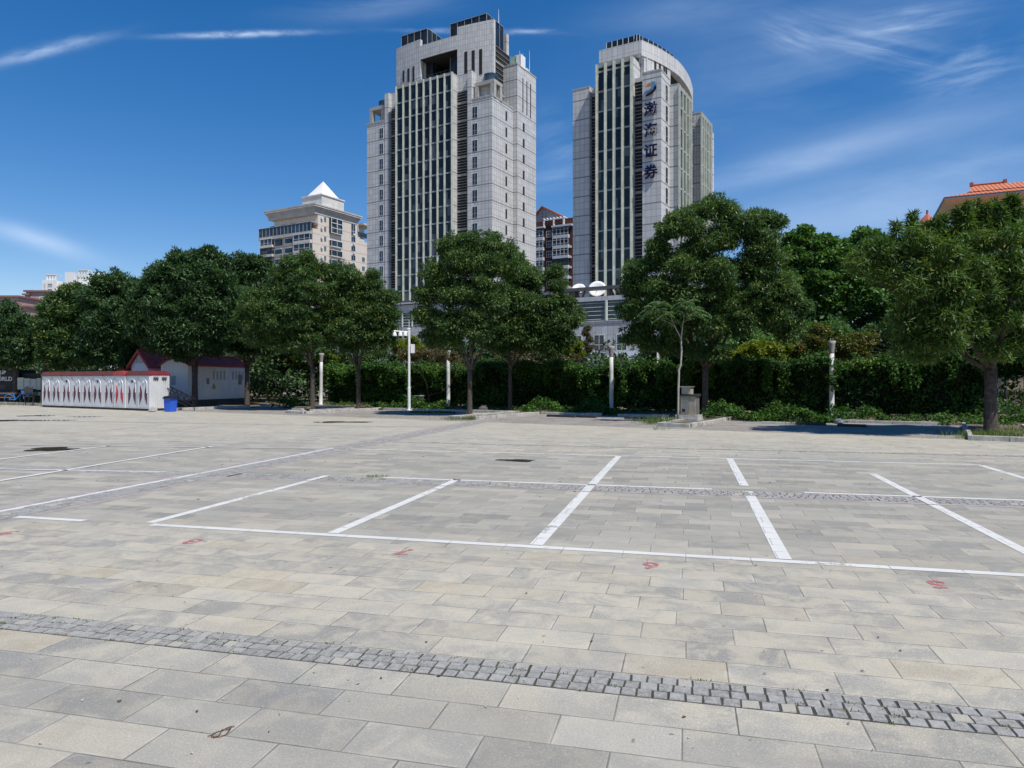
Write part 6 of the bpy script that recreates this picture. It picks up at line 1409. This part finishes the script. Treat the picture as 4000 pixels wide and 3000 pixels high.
def redroof():
    fr = Frame(2050 + 760 / 4.484, 205, TA); T = fr.root('apartment_block', 'brown brick apartment block with glazed balconies and a red gable roof between the two towers', 'apartment block')
    zx = lambda x: 2050 + x / 4.484; zy = lambda y: 780 + y / 4.484
    A = lambda x, b: fr.A(zx(x), b); B = lambda x, a: fr.B(zx(x), a); Z = lambda y, a, b: fr.Z(zy(y), a, b)
    M_BR = simple('brown_brick', (.10, .035, .025), .9, var=.3, scale=2); M_OT = simple('orange_tile', (.46, .12, .05), .7, var=.2, scale=.8); M_GW = simple('gable_white', (.46, .45, .45), .8, var=.1); M_BW = simple('balcony_white', (.50, .56, .62), .6, var=.1)
    a0 = -16; zt = Z(440, 0, 0)
    w = MB(); w.box(a0, B(0, 0) * 0 + 3.5, 1.0, 16, 0, zt + 2.2); w.build('wall', M_BR, T)
    for k in range(8):
        z = Z(600, 0, 0) - k * 2.98
        for (x0, x1) in ((120, 318), (482, 758)):
            a, c = A(x0, 0), A(x1, 0); m = MB(); m.box(a, c, 0, .99, z - .85, z); bw = m.build('balcony', M_BW, T)
            g = MB(); g.box(a + .1, c - .1, .1, .98, z + .001, z + 2.05); g.build('glazing', M_BGLASS if k == 3 and x0 > 400 else M_WIN, bw)
            f = MB(); n = 4 if x0 > 400 else 3
            for q in range(n + 1): x = a + (c - a - .12) * q / n; f.box(x, x + .12, .0, .099, z + .001, z + 2.05)
            f.box(a + .121, c - .121, .01, .097, z + .4, z + .5); f.box(a + .121, c - .121, .01, .097, z + 1.5, z + 1.6); f.box(a, c, -.001, .98, z + 2.051, z + 2.13); f.build('balcony_frame', M_DARK if k == 3 and x0 > 400 else M_FRAME, bw)
            if k and x0 > 400: m = MB(); m.box(c + .05, c + .6, .5, 1.1, z - .9, z - .3); m.build('air_conditioner', M_FRAME, T)
        window(T, 'b', 1.0, A(378, 1), A(466, 1), z - .1, z + 1.8, 1, fw=.14)
    f = MB(); f.box(A(482, 0) - .2, A(758, 0) + 1.2, -.3, 1.2, zt - .25, zt + .25); f.box(a0, A(340, 0), -.3, 1.2, Z(490, A(250, 0), 0) - .2, Z(490, A(250, 0), 0) + .2); f.build('roof_band', M_BW, T)
    # gable wall and roof
    zr = zt + 2.2; ga, gc, gp_ = A(60, 3), A(800, 3), A(318, 3); zp = Z(135, gp_, 3); ze = Z(370, gc, 3)
    m = MB(); m.add([(ga, 3, ze - .5), (gc, 3, ze - .5), (gc, 3, ze), (gp_, 3, zp), (ga, 3, ze), (ga, 3.4, ze - .5), (gc, 3.4, ze - .5), (gc, 3.4, ze), (gp_, 3.4, zp), (ga, 3.4, ze)], [(0, 1, 2, 3, 4), (9, 8, 7, 6, 5), (0, 5, 6, 1), (1, 6, 7, 2), (2, 7, 8, 3), (3, 8, 9, 4), (4, 9, 5, 0)]); m.build('gable', M_GW, T)
    m = MB()
    for x, y in ((310, 248), (368, 240), (308, 295), (366, 288)): m.box(A(x - 8, 3), A(x + 8, 3), 2.95, 3.05, Z(y + 9, A(x, 3), 3), Z(y - 9, A(x, 3), 3))
    m.build('gable_vent', M_VOID, T)
    m = MB()
    for e, ez in ((ga, ze), (gc, ze)): m.hexa([(gp_, 2.2, zp), (e + (1 if e > gp_ else -1) * 1.0, 2.2, ez - .55), (e + (1 if e > gp_ else -1) * 1.0, 14, ez - .55), (gp_, 14, zp)], [(gp_, 2.2, zp + .35), (e + (1 if e > gp_ else -1) * 1.0, 2.2, ez - .2), (e + (1 if e > gp_ else -1) * 1.0, 14, ez - .2), (gp_, 14, zp + .35)])
    m.hexa([(A(640, 8), 7, ze - .3), (6, 7, ze - .3), (6, 13, ze + 2.8), (A(640, 8), 13, ze + 2.8)], [(A(640, 8), 7, ze), (6, 7, ze), (6, 13, ze + 3.1), (A(640, 8), 13, ze + 3.1)]); m.build('roof', M_OT, T)
    m = MB(); x0, x1 = A(345, .8), A(690, .8); zp0 = zt + .7
    m.box(x0, x1, .4, .7, zp0 + 1.5, zp0 + 1.8); m.box(x0, x1, 2.6, 2.9, zp0 + 1.5, zp0 + 1.8)
    for k in range(7): x = x0 + (x1 - x0) * k / 6; m.box(x - .1, x + .1, .1, 3.0, zp0 + 1.801, zp0 + 2.1)
    for k in range(3): x = x0 + (x1 - x0) * k / 2; m.box(x - .25, x + .25, .4, .7, zt, zp0 + 1.5)
    m.build('roof_pergola', M_WHITE_M, T)
redroof()

def hotel():
    Y0 = 85; HA = R(25); fr = Frame(3200 + 1165 / 2.37, Y0, HA); ov = 2.0
    fr.ox += ov * (fr.c + fr.s); fr.oy += ov * (fr.c - fr.s)
    T = fr.root('hotel', 'cream building with a wide orange hipped roof rising behind the trees at the right', 'building')
    zx = lambda x: 3200 + x / 2.37; zy = lambda y: 600 + y / 2.37
    A = lambda x, b: fr.A(zx(x), b); Z = lambda y, a, b: fr.Z(zy(y), a, b)
    M_CR = simple('hotel_cream', (.64, .55, .38), .8, var=.12, scale=.4); m_, t, b_, o_ = newmat('hotel_tile')
    co = t.node('ShaderNodeTexCoord').outputs['Object']; X, Y, Zc = t.sep(co)
    rib = t.m('ABSOLUTE', t.m('SUBTRACT', t.m('FRACT', t.m('MULTIPLY', X, 2.3)), .5)); c = t.mix(t.ramp(rib, .1, .42), (.62, .19, .08), (.26, .07, .035)); c = t.mix(t.ramp(t.noise(co, 1.2, 4), .4, .7, 0, .35), c, (.50, .24, .13)); t.put(b_.inputs['Base Color'], c); b_.inputs['Roughness'].default_value = .75
    M_OR = m_; M_EAVE = simple('eave_grey', (.20, .21, .24), .7)
    ze = Z(408, -ov, -ov); L = 34; D = 10 - ov
    MB().box(0, L, 0, D - .0, 0, ze - .8).build('wall', M_CR, T)
    MB().hexa([(0, 0, ze - .8), (L, 0, ze - .8), (L, D, ze - .8), (0, D, ze - .8)], [(-ov, -ov, ze - .25), (L, -ov, ze - .25), (L, D + ov, ze - .25), (-ov, D + ov, ze - .25)]).build('soffit', simple('soffit_cream', (.58, .50, .36), .8), T)
    MB().box(-ov - .08, L, -ov - .08, D + ov + .08, ze - .25, ze + .05).build('eave', M_EAVE, T)
    bm = D / 2; r0, r1 = A(1425, bm), A(1705, bm); zr = Z(305, r0, bm); zk = ze + (zr - ze) * .38; r = MB()
    r.hexa([(-ov - .12, -ov - .12, ze + .05), (L, -ov - .12, ze + .05), (L, D + ov, ze + .05), (-ov - .12, D + ov, ze + .05)], [(.9, .5, zk), (L, .5, zk), (L, D - .5, zk), (.9, D - .5, zk)])
    r.hexa([(.6, .2, zk + .001), (L, .2, zk + .001), (L, D - .2, zk + .001), (.6, D - .2, zk + .001)], [(r0, bm - .2, zr), (r1, bm - .2, zr), (r1, bm + .2, zr), (r0, bm + .2, zr)]); r.build('roof', M_OR, T)
    r = MB(); r.tube([(r0 - .1, bm, zr + .12), (r1 + .1, bm, zr + .12)], .17, 6); r.box(r0 - .35, r0, bm - .2, bm + .2, zr, zr + .5); r.box(r1, r1 + .35, bm - .2, bm + .2, zr, zr + .5); r.build('ridge', simple('ridge_red', (.38, .08, .04), .7), T)
    for x0, x1 in ((1350, 1425), (1480, 1556), (1640, 1715), (1780, 1850), (1930, 2010)):
        a, c = A(x0, 0), A(x1, 0); zt_ = Z(482, A(1350, 0), 0); window(T, 'b', 0, a, c, zt_ - 2.7, zt_, 0, mat=M_BGLASS, frame=M_EAVE, hbar=False)
    p = MB()
    for x in (1290, 1440, 1575, 1725, 1870): a = A(x, 0); p.box(a - .45, a + .45, -.35, -.002, Z(600, A(1350, 0), 0), ze - .801)
    p.build('pilaster', M_CR, T)
    # lower roofs and turret left of it
    lo = MB(); zl = Z(690, A(1140, -3), -3); x0, x1 = A(1010, -3), 8
    for z in (zl, zl - 1.8): lo.hexa([(x0, -4, z - .7), (x1, -4, z - .7), (x1, 0, z - .7), (x0, 0, z - .7)], [(x0, -3.8, z - .55), (x1, -3.8, z - .55), (x1, -.2, z + .6), (x0, -.2, z + .6)])
    lo.build('lower_roof', M_OR, T); lw = MB(); lw.box(x0 + .3, x1, -3, -.01, 0, zl - 2.55); lw.build('lower_wall', M_CR, T)
    tu = MB(); ta = A(1000, -3); tu.box(ta - .7, ta + .7, -3.7, -2.3, 0, Z(650, ta, -3)); tu.build('turret', simple('turret_grey', (.42, .40, .38), .8), T)
    tr = MB(); zt2 = Z(655, ta, -3); tr.lathe([(1.15, 0), (1.1, .1), (.5, .8), (.12, 1.2), (.12, 1.7)], 8, (ta, -3, zt2)); tr.build('turret_roof', simple('turret_red', (.40, .10, .06), .7), T)
hotel()
# low orange roof glimpsed through the plane trees
T = empty('low_house', s2w(8, 62), -SA, 'low house with an orange roof glimpsed through the plane trees', 'house')
m = MB(); m.box(-8, 20, 0, 8, 0, 5.0); m.build('wall', simple('house_cream', (.5, .42, .28), .8), T); m = MB(); m.hexa([(-8.5, -.6, 5.001), (20.5, -.6, 5.001), (20.5, 8.6, 5.001), (-8.5, 8.6, 5.001)], [(-6, 4, 8), (18, 4, 8), (18, 4.5, 8), (-6, 4.5, 8)]); m.build('roof', MATS['orange_tile'], T)

def far_left():
    M_FW = simple('far_white', (.72, .72, .70), .8, var=.06, scale=.2); M_FP = simple('far_pink', (.42, .30, .28), .85, var=.15, scale=.2); M_FG = simple('far_grey', (.36, .33, .32), .85, var=.15, scale=.2); M_FR = simple('far_roof', (.22, .12, .11), .8)
    cv = Z6A
    def bld(name, label, Y, blocks, mat, group=None, roof=None, wins=(), perg=()):
        u0 = cv(blocks[0][0], 0)[0]; x0 = (u0 - 2000) / F * Y; T = empty(name, (x0, Y, 0), 0, label, 'building', group)
        X = lambda x: (cv(x, 0)[0] - 2000) / F * Y - x0; Zz = lambda y: CH - (cv(0, y)[1] - HV) / F * Y
        m = MB(); 
        for i, (a, c, y) in enumerate(blocks): m.box(X(a), X(c), (i % 3) * 1.5, 14 + i * .1, 0, Zz(y))
        m.build('wall', mat, T)
        if roof: m = MB(); [m.box(X(a) - .6, X(c) + .6, (i % 3) * 1.5 - .7, 14.5, Zz(y) + .01, Zz(y) + .6) for i, (a, c, y) in enumerate(blocks)]; m.build('roof', roof, T)
        for (a, c, y0, y1, b) in wins: window(T, 'b', b * 1.5, X(a), X(c), Zz(y1), Zz(y0), 2, fw=.25)
        for (a, c, y0, y1) in perg:
            m = MB(); m.box(X(a), X(c), 1, 5, Zz(y0 + 6), Zz(y0))
            n = 4
            for k in range(n): x = X(a) + (X(c) - X(a) - .6) * k / (n - 1); m.box(x, x + .6, 1.2, 1.8, Zz(y1), Zz(y0 + 6) - .001)
            m.build('roof_pergola', M_FW, T)
    bld('apartment_block', 'white stepped apartment block with rooftop pergolas far to the left', 290, [(366, 470, 208), (470, 530, 225), (526, 650, 188), (560, 640, 140), (655, 740, 180), (740, 882, 135), (670, 960, 240)], M_FW, None, None,
        [(375, 395, 235, 270, 0), (410, 455, 235, 270, 0), (375, 395, 280, 310, 0), (410, 455, 280, 310, 0), (532, 570, 215, 245, 2), (580, 640, 210, 240, 2)], [(384, 468, 155, 208), (660, 745, 115, 180), (893, 968, 148, 240)])
    bld('apartment_block', 'dull pink block with a brown roof beside the white stepped block', 250, [(258, 430, 312), (200, 260, 306), (305, 440, 350), (215, 250, 340)], M_FP, None, M_FR, [(215, 240, 330, 375, 1), (340, 380, 350, 380, 0)])
    bld('apartment_block', 'pinkish low block at the left edge above the leftmost tree', 230, [(-60, 160, 358), (60, 200, 440), (-60, 60, 430)], M_FP, None, M_FR, [(60, 100, 375, 400, 0)])
    bld('apartment_block', 'pinkish block with a rooftop water tank beyond the toilet-row trees', 240, [(1105, 1240, 215), (1090, 1150, 240)], M_FP, None, M_FR, [], [(1120, 1155, 185, 210)])
    bld('apartment_block', 'salmon block corner showing between two dark tree tops', 230, [(1975, 2040, 70), (1910, 1980, 62)], simple('far_salmon', (.55, .28, .20), .85), None, M_FG)
far_left()
